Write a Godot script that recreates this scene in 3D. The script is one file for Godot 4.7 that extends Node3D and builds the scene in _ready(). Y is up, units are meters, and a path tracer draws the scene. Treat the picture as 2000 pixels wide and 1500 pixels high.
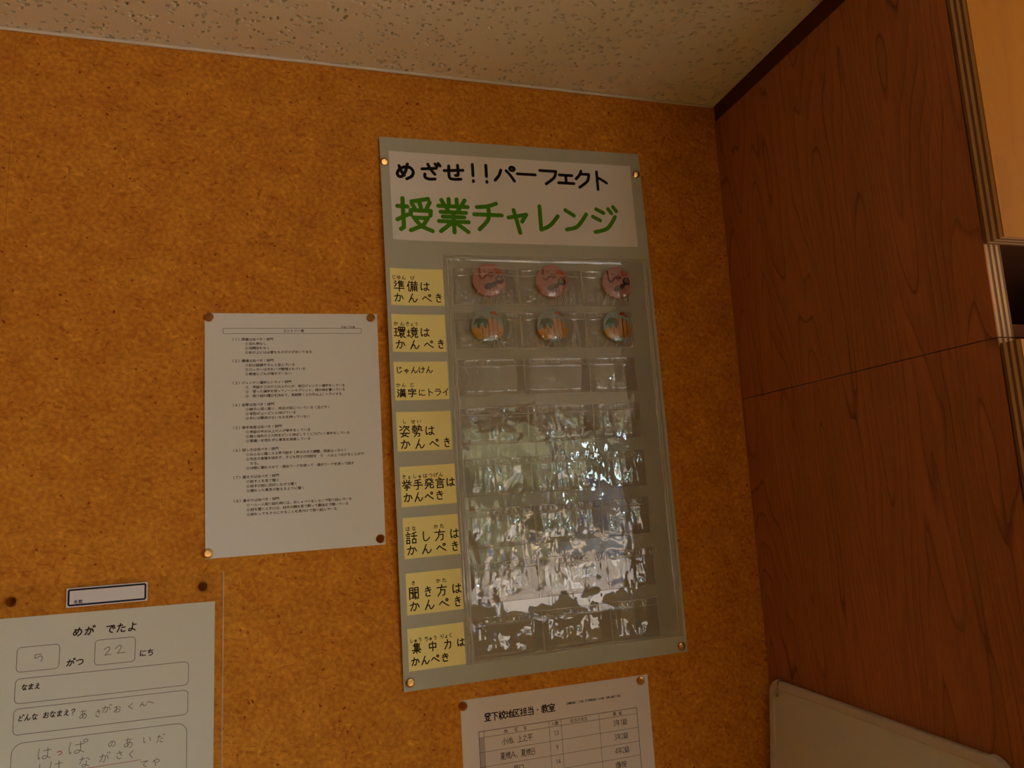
extends Node3D
# A school notice-board corner: fibre board, papers, a pocket chart with badges, a wooden cabinet side and the ceiling.
# World: board face at z = 0, cabinet side at x = 0, ceiling at y = 2.7; the room lies towards +z.

const H := 2.7
var M := {}
var rng := RandomNumberGenerator.new()
var nz := {}
var used := {}

# ---------------------------------------------------------------- lettering: strokes on a 100 x 100 square (x right, y down)
# A stroke is a list of points; "name:x y w h" places another character inside the square.
const KANA := {
	"あ": "20 24 76 20/44 6 42 40 48 82/64 36 54 66 32 86 18 82 18 66 36 50 60 46 82 54 86 72 74 88 58 92",
	"い": "16 20 16 56 24 78 36 70/74 26 86 46 88 68", "う": "36 10 50 14 64 20/22 42 44 34 68 34 80 50 70 74 44 94",
	"え": "36 8 50 12 64 18/26 38 72 34 72 34 20 90 20 90 44 66 54 66 58 84 70 90 88 88",
	"お": "14 30 60 26/38 8 38 80 28 88 16 80 24 64 50 52 74 52 86 68 78 86 56 90/72 20 84 28 92 38",
	"か": "10 36 50 28 66 34 64 60 54 86 40 84/40 8 34 44 14 88/76 26 86 40 94 60", "が": "か:0 6 94 94/78 4 86 17/92 0 100 13",
	"き": "22 24 76 16/18 44 82 36/44 4 56 34 72 60/28 62 26 80 42 90 74 88", "く": "68 6 28 48 28 48 70 94",
	"け": "18 12 12 50 18 86 24 74/40 36 90 34/70 8 72 52 66 76 48 92", "げ": "け:0 4 92 96/80 4 86 16/93 0 99 12",
	"こ": "24 20 50 24 76 18/20 66 30 84 54 88 84 82", "ご": "こ:0 6 92 94/78 2 84 14/92 0 98 12",
	"さ": "16 34 84 26/44 6 56 34 74 60/26 62 26 80 44 90 72 88", "ざ": "12 36 78 28/40 8 52 36 70 62/24 64 24 82 42 91 70 89/74 4 82 17/89 0 97 13",
	"し": "30 8 28 60 36 84 58 86 84 62", "じ": "26 8 24 60 32 84 54 88 84 64/54 14 62 30/70 8 78 24",
	"す": "6 28 94 24/58 6 60 52 46 66 34 56 40 44 56 44 62 60 54 82 34 96", "ず": "す:0 4 92 96/80 2 86 15/93 0 99 12",
	"せ": "6 42 94 34/70 8 70 60 58 66/28 14 28 76 44 88 82 86", "た": "12 28 58 22/36 6 28 50 14 90/54 46 86 44/52 68 54 84 72 88 90 84",
	"だ": "た:0 4 92 96/76 4 82 16/90 0 96 12", "ち": "12 26 82 20/42 6 24 58 24 58 54 44 80 54 80 76 62 88 38 92",
	"つ": "10 36 50 24 80 30 88 52 76 74 44 86", "て": "10 22 88 16 88 16 58 34 46 60 56 80 78 88", "で": "て:0 2 96 98/72 38 80 52/86 32 94 46",
	"と": "34 10 44 44/78 28 44 48 26 70 38 86 82 86", "ど": "と:0 4 94 96/76 4 82 16/90 0 96 12",
	"な": "12 28 52 22/34 6 28 38 14 64/66 22 78 28 88 38/62 44 62 80 50 92 36 88 34 76 48 70 66 76 86 90",
	"に": "18 12 12 50 18 86 24 74/44 26 84 22/42 64 46 82 64 86 90 82", "の": "52 20 46 60 30 82 14 72 14 46 32 22 58 14 84 28 88 56 76 78 56 90",
	"は": "18 10 12 50 18 88 24 76/42 30 92 26/70 8 72 50 70 78 56 90 42 84 44 72 58 68 76 76 92 88", "ば": "は:0 4 92 96/80 2 86 14/92 0 98 12",
	"ぱ": "は:0 4 92 96/゜:78 0 22 22", "゜": "50 4 86 20 96 50 80 86 50 96 16 84 4 50 18 16 50 4", "ひ": "10 26 38 18 38 18 22 46 22 72 44 88 66 76 72 46 68 24 68 24 78 44 94 58",
	"び": "ひ:0 4 94 96/76 6 82 18/90 2 96 14", "べ": "6 58 34 30 34 30 62 56 94 76/62 20 70 34/76 12 84 26", "ぺ": "6 60 34 32 34 32 62 58 94 80/゜:68 10 22 22", "へ": "6 58 34 30 34 30 62 56 94 76",
	"ま": "16 24 84 20/20 44 80 40/50 6 52 50 50 78 36 90 22 82 26 70 44 68 66 76 84 90", "み": "22 16 56 14 56 14 42 54 24 82 10 76 14 62 32 58 60 64 92 80/80 40 76 70 58 94",
	"む": "10 28 56 22/32 6 34 52 26 66 16 56 22 46 34 52 34 76 48 88 74 88 80 72 80 64/70 26 80 34 88 44", "め": "22 24 30 50 44 74/62 12 52 50 36 78 20 82 12 66 24 42 50 28 76 32 88 52 80 76 56 92",
	"も": "44 6 38 50 42 80 58 92 78 82 82 62/18 32 68 28/14 54 66 50", "や": "10 48 44 30 74 26 86 42 74 58 54 58/50 6 56 16/26 22 40 60 52 94",
	"ゆ": "18 16 14 50 16 68 16 68 26 40 50 22 74 24 86 46 76 66 54 70 40 58/54 6 60 46 54 76 36 94", "よ": "52 26 84 24/50 6 52 50 50 76 36 88 20 82 22 70 38 64 62 70 84 86",
	"ら": "38 6 54 12 66 20/28 28 22 62 22 62 44 46 70 46 82 64 72 82 44 94", "り": "24 12 20 40 24 60 36 44/70 8 74 46 66 74 44 96",
	"る": "24 14 70 10 70 10 18 62 18 62 46 42 72 44 84 64 74 84 50 92 36 84 42 74 56 78", "れ": "28 6 28 96/8 28 40 22 40 22 8 78 8 78 44 38 62 32 68 44 64 74 72 86 94 72",
	"わ": "28 6 28 96/8 28 40 22 40 22 8 76 8 76 40 44 66 36 84 50 84 70 68 86 50 92", "を": "14 20 78 16/44 4 34 36 16 58 16 58 38 44 52 52 54 70/86 34 56 48 34 66 36 84 54 92 84 88",
	"ん": "48 6 30 50 10 94 10 94 28 62 44 52 52 66 58 88 76 86 94 60",
	"っ": "つ:14 30 68 66", "ゃ": "や:12 32 68 66", "ゅ": "ゆ:12 32 68 66", "ょ": "よ:12 32 68 66", "ェ": "エ:14 34 70 64", "ャ": "ヤ:12 30 72 70", "ッ": "ツ:14 34 66 62",
	"、": "14 72 24 80 32 92", "。": "゜:10 70 24 24", "・": "46 50 54 50/50 46 50 54", "ー": "8 50 92 50", "！": "50 6 50 60/50 84 50 88", "？": "26 28 40 10 64 10 74 28 60 46 50 56 50 66/50 86 50 90",
	"（": "78 2 58 26 54 50 58 74 78 98", "）": "22 2 42 26 46 50 42 74 22 98",
	"ハ": "34 18 24 54 6 84/58 18 78 50 94 84", "パ": "34 24 24 56 6 84/58 26 76 52 92 84/゜:74 2 22 22", "フ": "12 18 84 18 84 18 74 54 36 92", "プ": "10 24 78 24 78 24 70 58 34 94/゜:78 2 22 22",
	"エ": "14 18 86 18/50 18 50 82/6 82 94 82", "ク": "40 6 30 28 10 50/36 22 82 22 82 22 70 60 26 96", "ト": "36 4 36 96/36 34 62 46 84 60", "ド": "ト:0 4 96 96/66 18 76 34/82 10 92 26",
	"チ": "78 8 50 18 16 22/6 46 94 46/52 20 50 60 20 94", "ヤ": "8 38 86 24 86 24 66 52/32 8 44 54 54 96", "レ": "24 8 24 88 24 88 58 72 88 40", "ン": "14 18 44 36/14 86 54 74 90 30",
	"シ": "22 12 46 24/8 38 32 50/10 90 54 76 84 34", "ジ": "20 14 44 26/6 40 30 52/10 92 54 78 84 38/62 12 72 26/80 4 90 18", "ラ": "20 12 80 12/10 36 86 36 86 36 74 68 36 94",
	"イ": "82 6 52 38 10 60/54 38 54 96", "リ": "24 8 24 58/72 6 74 50 62 76 36 96", "ロ": "16 16 16 88/16 16 84 16 84 16 84 88/16 84 84 84", "ツ": "12 24 22 50/44 18 52 44/84 18 76 56 34 92",
	"カ": "8 28 82 28 82 28 78 80 62 90/44 6 40 50 10 92", "ケ": "36 4 26 34 8 56/32 28 94 28/64 30 58 66 28 96", "ノ": "76 8 62 52 16 94", "ヒ": "22 8 22 76 32 86 84 86/78 24 54 36 22 42",
	"ピ": "ヒ:0 6 94 94/゜:78 0 22 22", "タ": "42 4 32 30 8 56/36 20 84 20 84 20 74 56 28 96/32 42 56 52 70 66", "ニ": "18 24 82 24/6 80 94 80", "コ": "14 16 86 16 86 16 86 84/12 82 86 82",
	"ワ": "14 48 14 16 14 16 86 16 86 16 76 60 32 96",
	"1": "36 22 54 8 54 8 54 94", "2": "24 30 34 12 60 10 74 28 62 54 24 92 24 92 78 92", "3": "26 18 46 8 70 18 66 42 46 48 46 48 72 56 74 80 50 94 24 84", "4": "60 8 22 68 22 68 82 68/62 8 62 94",
	"5": "72 10 32 10 32 10 28 46 28 46 52 40 74 54 72 80 48 94 24 84", "6": "68 14 42 24 26 60 34 88 58 94 74 74 64 54 42 52 28 66", "7": "24 10 76 10 76 10 54 48 44 94",
	"8": "50 48 28 34 34 14 50 8 66 14 72 34 50 48 26 66 32 88 50 94 68 88 74 66 50 48", "9": "72 40 56 52 34 46 26 26 38 10 60 10 72 30 70 60 48 94", "0": "50 8 28 30 26 60 40 90 60 90 74 60 72 30 50 8",
	"A": "8 94 50 8 50 8 92 94/24 64 76 64", "B": "22 8 22 94/22 8 60 10 72 28 56 48 22 48/22 48 64 50 80 70 62 94 22 94",
	"①": "○:0 0 100 100/1:26 22 48 58", "②": "○:0 0 100 100/2:26 22 48 58", "③": "○:0 0 100 100/3:26 22 48 58", "○": "50 4 82 18 96 50 82 82 50 96 18 82 4 50 18 18 50 4",
}
const KANJI := {
	"一": "6 50 94 50", "十": "6 42 94 42/50 5 50 96", "口": "12 14 12 92/12 14 88 14 88 92/12 86 88 86", "日": "16 6 16 96/16 6 84 6 84 96/16 50 84 50/16 92 84 92",
	"目": "18 4 18 96/18 4 82 4 82 96/18 34 82 34/18 63 82 63/18 93 82 93", "月": "24 4 24 60 10 96/24 4 82 4 82 92 66 96/24 32 82 32/24 60 82 60",
	"木": "6 30 94 30/50 4 50 98/48 32 8 82/52 32 92 82", "禾": "72 4 24 16/6 34 94 34/50 12 50 98/48 36 8 84/52 36 92 84",
	"言": "38 2 60 10/4 20 96 20/20 36 80 36/20 52 80 52/20 68 20 98/20 68 80 68 80 98/20 94 80 94", "手": "78 4 20 14/16 34 84 34/4 58 96 58/50 10 50 92 32 96",
	"扌": "8 28 92 28/54 4 54 90 30 96/4 68 92 52", "氵": "30 6 74 22/12 34 56 50/14 94 40 86 84 52", "亻": "76 4 10 52/54 34 54 98", "彳": "70 2 14 28/78 28 6 62/50 50 50 98",
	"糸": "46 2 20 24 50 38/76 16 16 54/14 54 84 50/50 52 50 98/26 66 10 90/72 64 90 88", "女": "44 4 26 58 82 96/70 30 52 70 12 96/4 36 96 36",
	"子": "16 10 80 10 50 34/50 34 50 90 32 96/4 50 96 50", "土": "14 36 86 36/50 6 50 92/4 92 96 92", "士": "4 34 96 34/50 6 50 92/18 92 82 92",
	"王": "10 10 90 10/50 10 50 90/14 48 86 48/4 90 96 90", "門": "10 4 10 98/10 4 42 4 42 42 10 42/10 23 42 23/90 4 90 92 76 96/90 4 58 4 58 42 90 42/58 23 90 23",
	"耳": "6 8 94 8/28 8 28 78/72 8 72 98/28 30 72 30/28 52 72 52/4 80 96 70", "人": "50 6 44 44 6 96/48 36 62 70 96 96", "大": "6 34 94 34/50 4 46 46 8 96/52 40 66 74 94 96",
	"力": "10 30 84 30 78 84 62 94/46 4 42 50 10 96", "中": "12 24 12 68/12 24 88 24 88 68/12 64 88 64/50 4 50 98", "小": "50 4 50 92 34 94/26 34 6 74/74 34 94 74",
	"上": "48 6 48 90/48 42 84 42/4 92 96 92", "下": "4 10 96 10/48 10 48 98/56 36 84 56", "方": "50 2 50 22/4 24 96 24/42 46 82 46 76 88 58 94/42 26 38 62 8 96",
	"分": "38 6 6 50/62 6 94 48/22 50 76 50 70 90 54 94/46 52 40 76 14 96", "以": "18 12 22 74/6 86 50 64/40 26 54 42/80 6 76 52 44 96/74 58 94 94",
	"毎": "28 2 6 34/24 14 92 14/28 30 20 80 84 80/28 30 80 30 74 94 62 96/4 56 96 56/52 32 48 80", "年": "28 2 8 34/24 16 92 16/26 42 88 42/26 42 26 68/4 68 96 68/58 16 58 98",
	"学": "22 6 30 22/48 2 52 20/78 4 66 24/8 44 8 28 92 28 86 44/28 42 72 42 52 58/52 58 52 92 36 96/6 68 94 68", "字": "50 0 50 14/8 36 8 16 92 16 88 36/24 34 74 34 50 52/50 52 50 92 34 96/4 62 96 62",
	"宀": "50 0 50 40/8 96 8 44 92 44 86 96", "隹": "34 2 8 44/26 22 26 98/60 4 54 20/26 22 94 22/26 46 88 46/26 68 88 68/26 94 96 94/58 22 58 94",
	"集": "隹:10 0 80 60/4 70 96 70/50 58 50 100/46 72 12 96/54 72 88 96", "準": "氵:2 0 28 60/隹:34 0 62 58/4 74 96 74/50 58 50 100",
	"備": "亻:0 0 30 100/30 16 100 16/48 2 48 30/80 2 80 30/38 34 100 34/42 34 38 70 30 98/50 48 50 98/50 48 92 48 92 96/50 64 92 64/50 80 92 80/71 48 71 96",
	"環": "王:0 10 32 80/40 4 40 24/40 4 98 4 98 24 40 24/58 4 58 24/78 4 78 24/34 34 100 34/50 44 50 60/50 44 88 44 88 60 50 60/66 60 36 88/58 72 58 98 70 92/64 66 78 84 100 98/92 66 76 76",
	"境": "土:0 22 34 66/66 0 66 12/42 12 98 12/54 18 58 28/84 18 80 28/36 30 100 30/48 40 48 68/48 40 90 40 90 68 48 68/48 54 90 54/60 68 54 86 36 98/76 68 76 94 98 94 98 84",
	"漢": "氵:0 0 28 100/32 14 100 14/50 2 50 26/82 2 82 26/42 34 42 54/42 34 92 34 92 54 42 54/66 24 66 80/36 66 98 66/30 80 100 80/64 80 34 98/70 80 98 98",
	"姿": "6 8 22 18/4 44 28 30/48 2 38 22/46 12 90 12 80 24/64 14 60 32 40 48/64 24 92 48/女:4 50 92 50", "勢": "土:6 0 46 24/20 26 8 38/38 26 50 36/土:6 34 46 26/58 14 90 14 88 48 100 48/72 0 70 28 54 56/58 30 74 40/力:16 60 70 40",
	"挙": "20 4 28 18/48 0 52 16/80 2 68 20/4 26 96 26/34 26 6 58/64 26 96 56/手:18 42 64 58", "発": "20 8 46 8 10 46/14 20 24 30/56 2 62 14 96 44/80 4 66 16/92 16 76 26/26 44 76 44/8 62 92 62/38 44 36 70 8 98/62 44 62 90 94 92 96 78",
	"舌": "84 4 20 16/4 36 96 36/50 12 50 62/口:14 56 72 44", "話": "言:0 0 42 100/舌:46 0 54 100", "聞": "門:0 0 100 100/耳:24 44 54 56",
	"業": "38 0 38 20/62 0 62 20/16 4 24 18/86 2 76 18/6 22 94 22/30 26 36 38/70 26 62 38/12 40 88 40/18 54 82 54/6 68 94 68/50 40 50 100/46 70 10 98/54 70 92 98",
	"授": "扌:0 0 34 100/92 2 44 12/44 18 52 32/66 14 70 30/96 12 86 32/40 52 40 38 98 38 96 52/48 60 88 60 74 82 38 98/52 66 70 86 100 98",
	"令": "50 2 4 46/50 2 96 46/34 42 66 42/24 58 74 58 50 84/40 66 60 98", "和": "禾:0 0 54 100/口:58 22 42 62",
	"度": "54 0 54 14/10 14 96 14/14 14 12 60 2 98/22 32 94 32/42 22 42 50 74 50 74 22/28 62 82 62 58 84 24 98/40 70 60 86 96 98", "表": "10 12 90 12/16 30 84 30/4 48 96 48/50 2 50 48/46 50 6 78/36 60 36 94 54 88/88 56 64 68/50 54 66 80 96 96",
	"完": "宀:0 0 100 34/26 42 74 42/6 60 94 60/38 60 34 82 8 98/62 60 62 92 92 92 94 80", "部": "30 0 30 12/6 14 58 14/16 20 22 36/48 20 42 36/2 40 62 40/口:8 52 46 46/72 6 72 98/72 6 96 6 82 40 94 60 76 72",
	"忘": "50 0 50 14/6 16 94 16/26 16 26 48 84 48/14 64 6 88/34 58 36 92 72 92 76 78/52 58 60 72/82 62 94 82", "物": "22 6 8 32/18 24 48 24/30 2 30 98/2 66 48 54/60 2 46 40/56 22 98 22 92 88 78 94/72 22 44 66/86 22 56 90",
	"宿": "宀:0 0 100 34/30 34 4 70/20 54 20 98/36 42 98 42/66 42 60 58/日:46 56 44 44", "頁": "4 6 96 6/50 6 44 22/18 22 18 78/18 22 84 22 84 78/18 40 84 40/18 58 84 58/18 76 84 76/34 80 8 98/66 80 94 98",
	"題": "日:8 2 38 36/2 46 50 46/28 46 28 84/28 64 48 64/14 60 2 94/10 76 40 94 100 94/頁:54 0 46 84", "机": "木:0 0 46 100/58 14 56 60 42 96/58 14 86 14 86 88 100 88 100 74",
	"必": "14 44 6 74/36 6 50 22/84 10 60 60 8 96/32 40 34 88 76 88 80 70/72 40 92 68", "要": "4 8 96 8/12 22 12 48/12 22 88 22 88 48 12 48/38 8 38 48/62 8 62 48/女:4 52 92 48",
	"縦": "糸:0 0 36 100/彳:38 0 24 100/66 4 72 20/94 2 86 20/64 26 98 26/80 26 80 92/80 56 98 56/70 50 62 94/64 80 80 92 100 94", "横": "木:0 0 38 100/44 14 100 14/58 2 58 30/84 2 84 30/40 30 100 30/50 42 50 80/50 42 92 42 92 80 50 80/50 61 92 61/71 30 71 80/60 84 42 98/80 84 98 98",
	"並": "30 2 38 18/70 2 62 18/6 22 94 22/38 22 38 90/62 22 62 90/16 42 26 72/84 42 74 72/4 92 96 92", "整": "4 10 50 10/8 18 46 18 46 34 8 34 8 18/27 0 27 52/24 34 2 52/30 34 50 50/66 0 52 24/62 12 98 12/88 12 78 36 54 52/64 20 96 52/8 58 92 58/50 58 50 96/50 76 80 76/26 70 26 96/4 96 96 96",
	"頓": "2 20 48 20/8 36 8 60 44 60/44 36 44 60/26 4 26 90 50 86/頁:52 0 48 100", "教": "6 18 50 18/28 2 28 34/2 36 58 36/54 6 4 62/20 52 46 52 30 64/30 64 30 94 16 96/2 78 56 70/70 2 54 42/64 22 100 22/90 22 80 60 50 98/64 36 96 98",
	"室": "宀:0 0 100 34/14 38 86 38/40 38 22 56 78 54/66 46 82 62/18 72 82 72/50 60 50 94/4 94 96 94", "落": "4 14 96 14/30 2 30 26/70 2 70 26/氵:0 28 28 72/54 28 34 56/50 38 86 38 70 58 32 76/48 46 64 60 100 74/口:46 70 42 30",
	"級": "糸:0 0 40 100/48 10 84 10 74 42 92 42 80 70 48 98/60 10 56 60 40 96/58 44 72 74 100 98", "習": "6 6 44 6 44 44/12 18 24 28/6 42 40 30/54 6 92 6 92 44/60 18 72 28/54 42 88 30/50 46 44 56/日:20 54 60 46",
	"使": "亻:0 0 32 100/34 16 100 16/44 28 44 54/44 28 92 28 92 54 44 54/68 2 66 60 34 98/44 64 66 84 100 98", "掲": "扌:0 0 34 100/日:48 0 44 42/50 42 40 66/48 50 94 50 90 92 78 96/70 52 52 72/50 70 50 86 78 86",
	"示": "20 12 80 12/4 38 96 38/50 38 50 92 36 94/28 54 8 86/72 54 94 86", "書": "16 8 82 8 82 34/4 21 96 21/16 34 82 34/10 46 90 46/4 58 96 58/50 0 50 58/日:22 62 56 38",
	"取": "2 8 56 8/14 8 14 80/44 8 44 98/14 30 44 30/14 52 44 52/0 84 54 72/58 20 96 20 84 60 52 96/62 30 76 66 100 96", "組": "糸:0 0 42 100/56 8 56 92/56 8 90 8 90 92/56 36 90 36/56 64 90 64/44 92 100 92",
	"曜": "日:0 8 30 80/38 4 62 4 62 30/42 14 52 20/38 30 60 24/70 4 96 4 96 30/74 14 84 20/70 30 94 24/隹:36 34 64 66", "決": "氵:0 0 30 100/44 20 88 20 88 48/34 48 100 48/66 2 64 54 36 98/66 50 76 74 100 98",
	"長": "28 4 28 58/28 4 84 4/28 20 78 20/28 36 78 36/4 56 96 56/30 56 30 92 54 84/84 60 62 74/48 58 62 82 96 98", "期": "4 18 54 18/16 4 16 72/42 4 42 72/16 36 42 36/16 54 42 54/2 74 56 74/20 78 6 98/36 78 52 94/月:60 2 38 96",
	"間": "門:0 0 100 100/日:30 46 40 50", "椅": "木:0 0 40 100/46 20 98 20/70 2 66 18 48 38/74 24 94 38/40 48 100 48/88 48 88 92 76 96/50 60 50 82 74 82 74 60 50 60",
	"深": "氵:0 0 30 100/38 26 38 10 98 10 96 26/58 16 40 38/76 16 94 36/木:34 40 66 60", "座": "54 0 54 14/10 14 96 14/14 14 12 60 2 98/36 24 24 54/36 40 46 54/78 24 64 54/78 40 92 54/57 22 57 92/30 66 86 66/18 92 100 92",
	"両": "6 10 94 10/12 34 12 98/12 34 88 34 88 92 76 96/50 10 50 72/30 48 30 72 70 72 70 48", "足": "24 8 24 40/24 8 78 8 78 40 24 40/50 40 50 90/50 62 86 62/28 56 20 78 4 98/20 76 50 92 98 94",
	"床": "54 0 54 14/10 14 96 14/14 14 12 60 2 98/木:22 24 78 76", "背": "38 2 38 44/6 18 38 18/2 44 38 36/64 2 64 40 94 40 94 30/92 10 64 22/月:22 48 60 52",
	"筋": "22 2 6 22/18 12 46 12/30 14 34 24/66 2 52 22/62 12 96 12/78 14 82 24/月:4 30 42 70/力:50 32 50 68", "伸": "亻:0 0 34 100/44 20 44 74/44 20 96 20 96 74 44 74/44 47 96 47/70 2 70 98",
	"関": "門:0 0 100 100/36 38 42 48/64 38 58 48/28 54 72 54/24 70 76 70/50 54 48 74 26 94/52 72 74 92", "係": "亻:0 0 32 100/90 2 48 10/66 8 42 30 66 42/86 22 40 54 92 50/68 50 68 98/50 64 36 88/84 62 98 86",
	"持": "扌:0 0 36 100/44 18 96 18/70 2 70 36/38 36 100 36/40 56 100 56/84 44 84 92 70 96/50 66 60 80", "半": "22 8 32 28/78 8 68 28/12 38 88 38/4 62 96 62/50 2 50 98",
	"腕": "月:0 2 36 96/68 0 68 12/44 26 44 14 98 14 98 26/54 28 40 58/52 38 68 38 58 74 40 96/50 52 58 60/74 40 74 90 100 90 100 78/74 40 92 40 92 62 82 62", "指": "扌:0 0 36 100/50 4 50 40 94 40 94 30/90 10 50 24/日:44 50 52 50",
	"先": "28 6 12 36/22 24 86 24/50 2 50 48/4 50 96 50/38 50 34 78 6 98/60 50 60 92 92 92 94 78", "所": "6 8 48 8/10 26 10 52 2 96/10 26 44 26 44 52 10 52/90 4 60 14/60 14 60 52 48 96/60 42 100 42/82 42 82 98",
	"違": "6 6 18 20/2 38 18 38 18 74/2 92 18 76 46 94 100 94/38 10 90 10 90 22/64 0 62 22/30 22 100 22/44 32 44 48 86 48 86 32 44 32/34 58 96 58/30 70 100 70/64 50 64 86",
	"恐": "4 8 46 8/25 8 25 38/2 42 48 36/58 6 56 34 46 52/58 6 86 6 86 42 98 46/64 18 76 28/14 62 6 88/34 58 36 92 72 92 76 78/52 56 60 70/82 62 94 82",
	"意": "50 0 50 8/14 10 86 10/34 14 38 22/66 14 62 22/4 26 96 26/26 34 26 60 74 60 74 34 26 34/26 47 74 47/14 70 6 90/34 66 36 94 72 94 76 82/52 64 60 76/82 68 94 86",
	"見": "22 4 22 60/22 4 78 4 78 60/22 22 78 22/22 41 78 41/22 60 78 60/38 60 34 80 6 98/60 60 60 92 94 92 96 78", "声": "8 12 92 12/50 0 50 28/20 28 80 28/20 44 84 44 84 66 20 66/50 44 50 66/20 44 18 72 4 98",
	"調": "言:0 0 38 100/48 6 46 60 40 98/48 6 96 6 96 92 84 96/58 22 86 22/72 12 72 38/56 38 88 38/60 52 60 76 84 76 84 52 60 52", "生": "26 8 10 44/22 26 90 26/14 58 86 58/50 2 50 94/4 94 96 94",
	"葉": "4 12 96 12/30 2 30 22/70 2 70 22/4 36 96 36/26 24 26 58 84 58/50 24 50 48/74 24 74 48 50 48/4 70 96 70/50 58 50 100/46 72 10 96/54 72 90 96", "挟": "扌:0 0 36 100/44 20 98 20/52 30 60 46/92 30 82 46/38 54 100 54/70 2 68 58 38 98/72 56 100 98",
	"同": "10 6 10 98/10 6 90 6 90 90 76 96/28 28 72 28/32 46 32 76 68 76 68 46 32 46", "対": "28 0 28 16/2 20 56 20/46 22 38 60 4 96/10 40 50 92/56 36 100 36/84 4 84 90 68 96/64 52 74 68", "仲": "亻:0 0 32 100/中:36 0 64 100",
	"理": "王:0 12 36 76/46 6 46 54/46 6 94 6 94 54 46 54/46 30 94 30/70 6 70 94/44 74 96 74/38 94 100 94", "由": "14 28 14 98/14 28 86 28 86 98/14 60 86 60/14 92 86 92/50 4 50 92",
	"提": "扌:0 0 36 100/日:48 0 44 40/38 50 100 50/70 50 70 90/70 68 94 68/54 60 38 98/46 80 68 92 100 94", "相": "木:0 0 48 100/目:54 4 42 92", "反": "12 10 92 10/16 10 16 54 4 96/28 34 80 34 66 68 24 96/36 46 60 76 96 96",
	"応": "54 0 54 14/10 14 96 14/14 14 12 60 2 98/30 50 24 80/44 40 46 88 78 88 82 72/58 34 68 52/84 44 98 72", "時": "日:0 10 36 76/46 18 96 18/70 2 70 36/40 36 100 36/42 56 100 56/84 44 84 92 70 96/50 66 60 80",
	"顔": "28 0 28 10/6 12 50 12/16 16 22 26/42 16 36 26/8 30 52 30/10 30 10 60 2 96/40 36 18 50/44 50 18 66/48 66 16 86/頁:54 2 46 96",
	"黙": "8 4 8 40 50 40 50 4 8 4/8 22 50 22/29 4 29 66/8 54 50 54/2 68 56 68/66 24 100 24/80 2 80 34 58 68/82 28 100 66/88 6 96 14/8 80 2 98/28 80 32 96/54 80 60 94/80 78 94 96",
	"最": "20 2 20 30 80 30 80 2 20 2/20 16 80 16/4 40 96 40/14 40 14 86/44 40 44 98/14 56 44 56/14 70 44 70/2 90 50 80/54 54 92 54 80 78 52 98/60 64 76 84 98 98",
	"後": "彳:0 0 32 100/66 2 46 22 66 32/88 16 42 46 92 44/60 48 38 76/56 58 90 58 72 80 36 98/52 66 70 84 100 98", "終": "糸:0 0 42 100/62 2 46 36/58 18 92 18 76 46 44 64/56 28 74 46 100 60/64 66 80 74/54 82 80 96",
	"付": "亻:0 0 36 100/40 32 100 32/80 4 80 90 64 96/50 50 60 68", "登": "20 8 46 8 10 40/14 18 24 28/56 2 62 14 96 38/80 4 66 14/92 14 76 24/28 38 72 38/28 50 28 72 72 72 72 50 28 50/34 76 40 88/66 76 60 88/6 94 94 94",
	"校": "木:0 0 44 100/72 0 72 14/46 18 100 18/62 26 48 44/82 26 98 42/86 42 74 72 44 98/58 44 72 76 100 98", "地": "土:0 10 38 76/42 44 98 30 96 66 88 70/70 4 70 72/54 20 54 90 98 90 100 74",
	"区": "6 10 94 10/10 10 10 92 96 92/72 24 28 76/30 32 74 76", "担": "扌:0 0 38 100/日:50 8 42 64/42 92 100 92", "当": "50 2 50 34/20 8 30 26/80 8 70 26/14 38 86 38 86 96/14 66 86 66/14 94 86 94",
	"名": "44 2 10 46/38 16 82 16 64 46 8 74/30 30 50 44/口:32 50 58 48", "数": "28 0 28 46/2 24 54 24/10 6 18 18/48 4 40 18/26 26 4 44/30 26 52 42/24 48 8 78 46 94/44 56 34 80 4 98/2 64 56 64/70 2 56 40/64 22 100 22/90 22 80 60 54 98/64 36 98 98",
	"池": "氵:0 0 30 100/36 46 98 30 96 66 86 70/70 4 70 72/52 20 52 90 98 90 100 74", "之": "48 2 54 16/18 26 76 26 30 76/6 92 28 76 56 90 98 92", "平": "8 10 92 10/26 22 34 42/76 22 66 42/4 56 96 56/50 10 50 98",
	"夏": "8 6 92 6/48 6 42 16/26 18 26 56/26 18 76 18 76 56 26 56/26 31 76 31/26 43 76 43/40 56 12 80/36 66 76 66 56 86 12 98/34 70 58 88 94 98",
	"焼": "12 26 8 46/40 22 34 38/24 4 24 52 2 96/26 56 40 76/46 16 96 16/70 2 70 32/56 22 54 44/84 22 86 44/44 34 98 34/42 52 100 52/60 52 56 76 40 98/76 52 76 92 100 92 100 78",
	"原": "12 8 94 8/14 8 12 60 2 96/52 10 46 24/32 26 32 58 80 58 80 26 32 26/32 42 80 42/56 58 56 92 46 96/36 68 22 88/76 68 90 86", "科": "禾:0 0 50 100/58 16 70 26/56 38 68 48/46 72 100 62/84 2 84 98",
	"前": "24 2 34 16/76 2 66 16/4 20 96 20/14 34 14 98/14 34 46 34 46 92 36 96/14 52 46 52/14 70 46 70/64 38 64 78/86 32 86 92 72 96", "団": "10 6 10 96/10 6 90 6 90 96/10 92 90 92/26 40 76 40/58 20 58 76 46 80/36 52 44 62",
	"山": "50 6 50 88/12 36 12 90 88 90/88 34 88 96", "美": "32 0 38 12/68 0 62 12/10 14 90 14/16 28 84 28/6 42 94 42/50 14 50 42/12 60 88 60/50 44 46 66 8 98/54 62 94 98",
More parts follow.
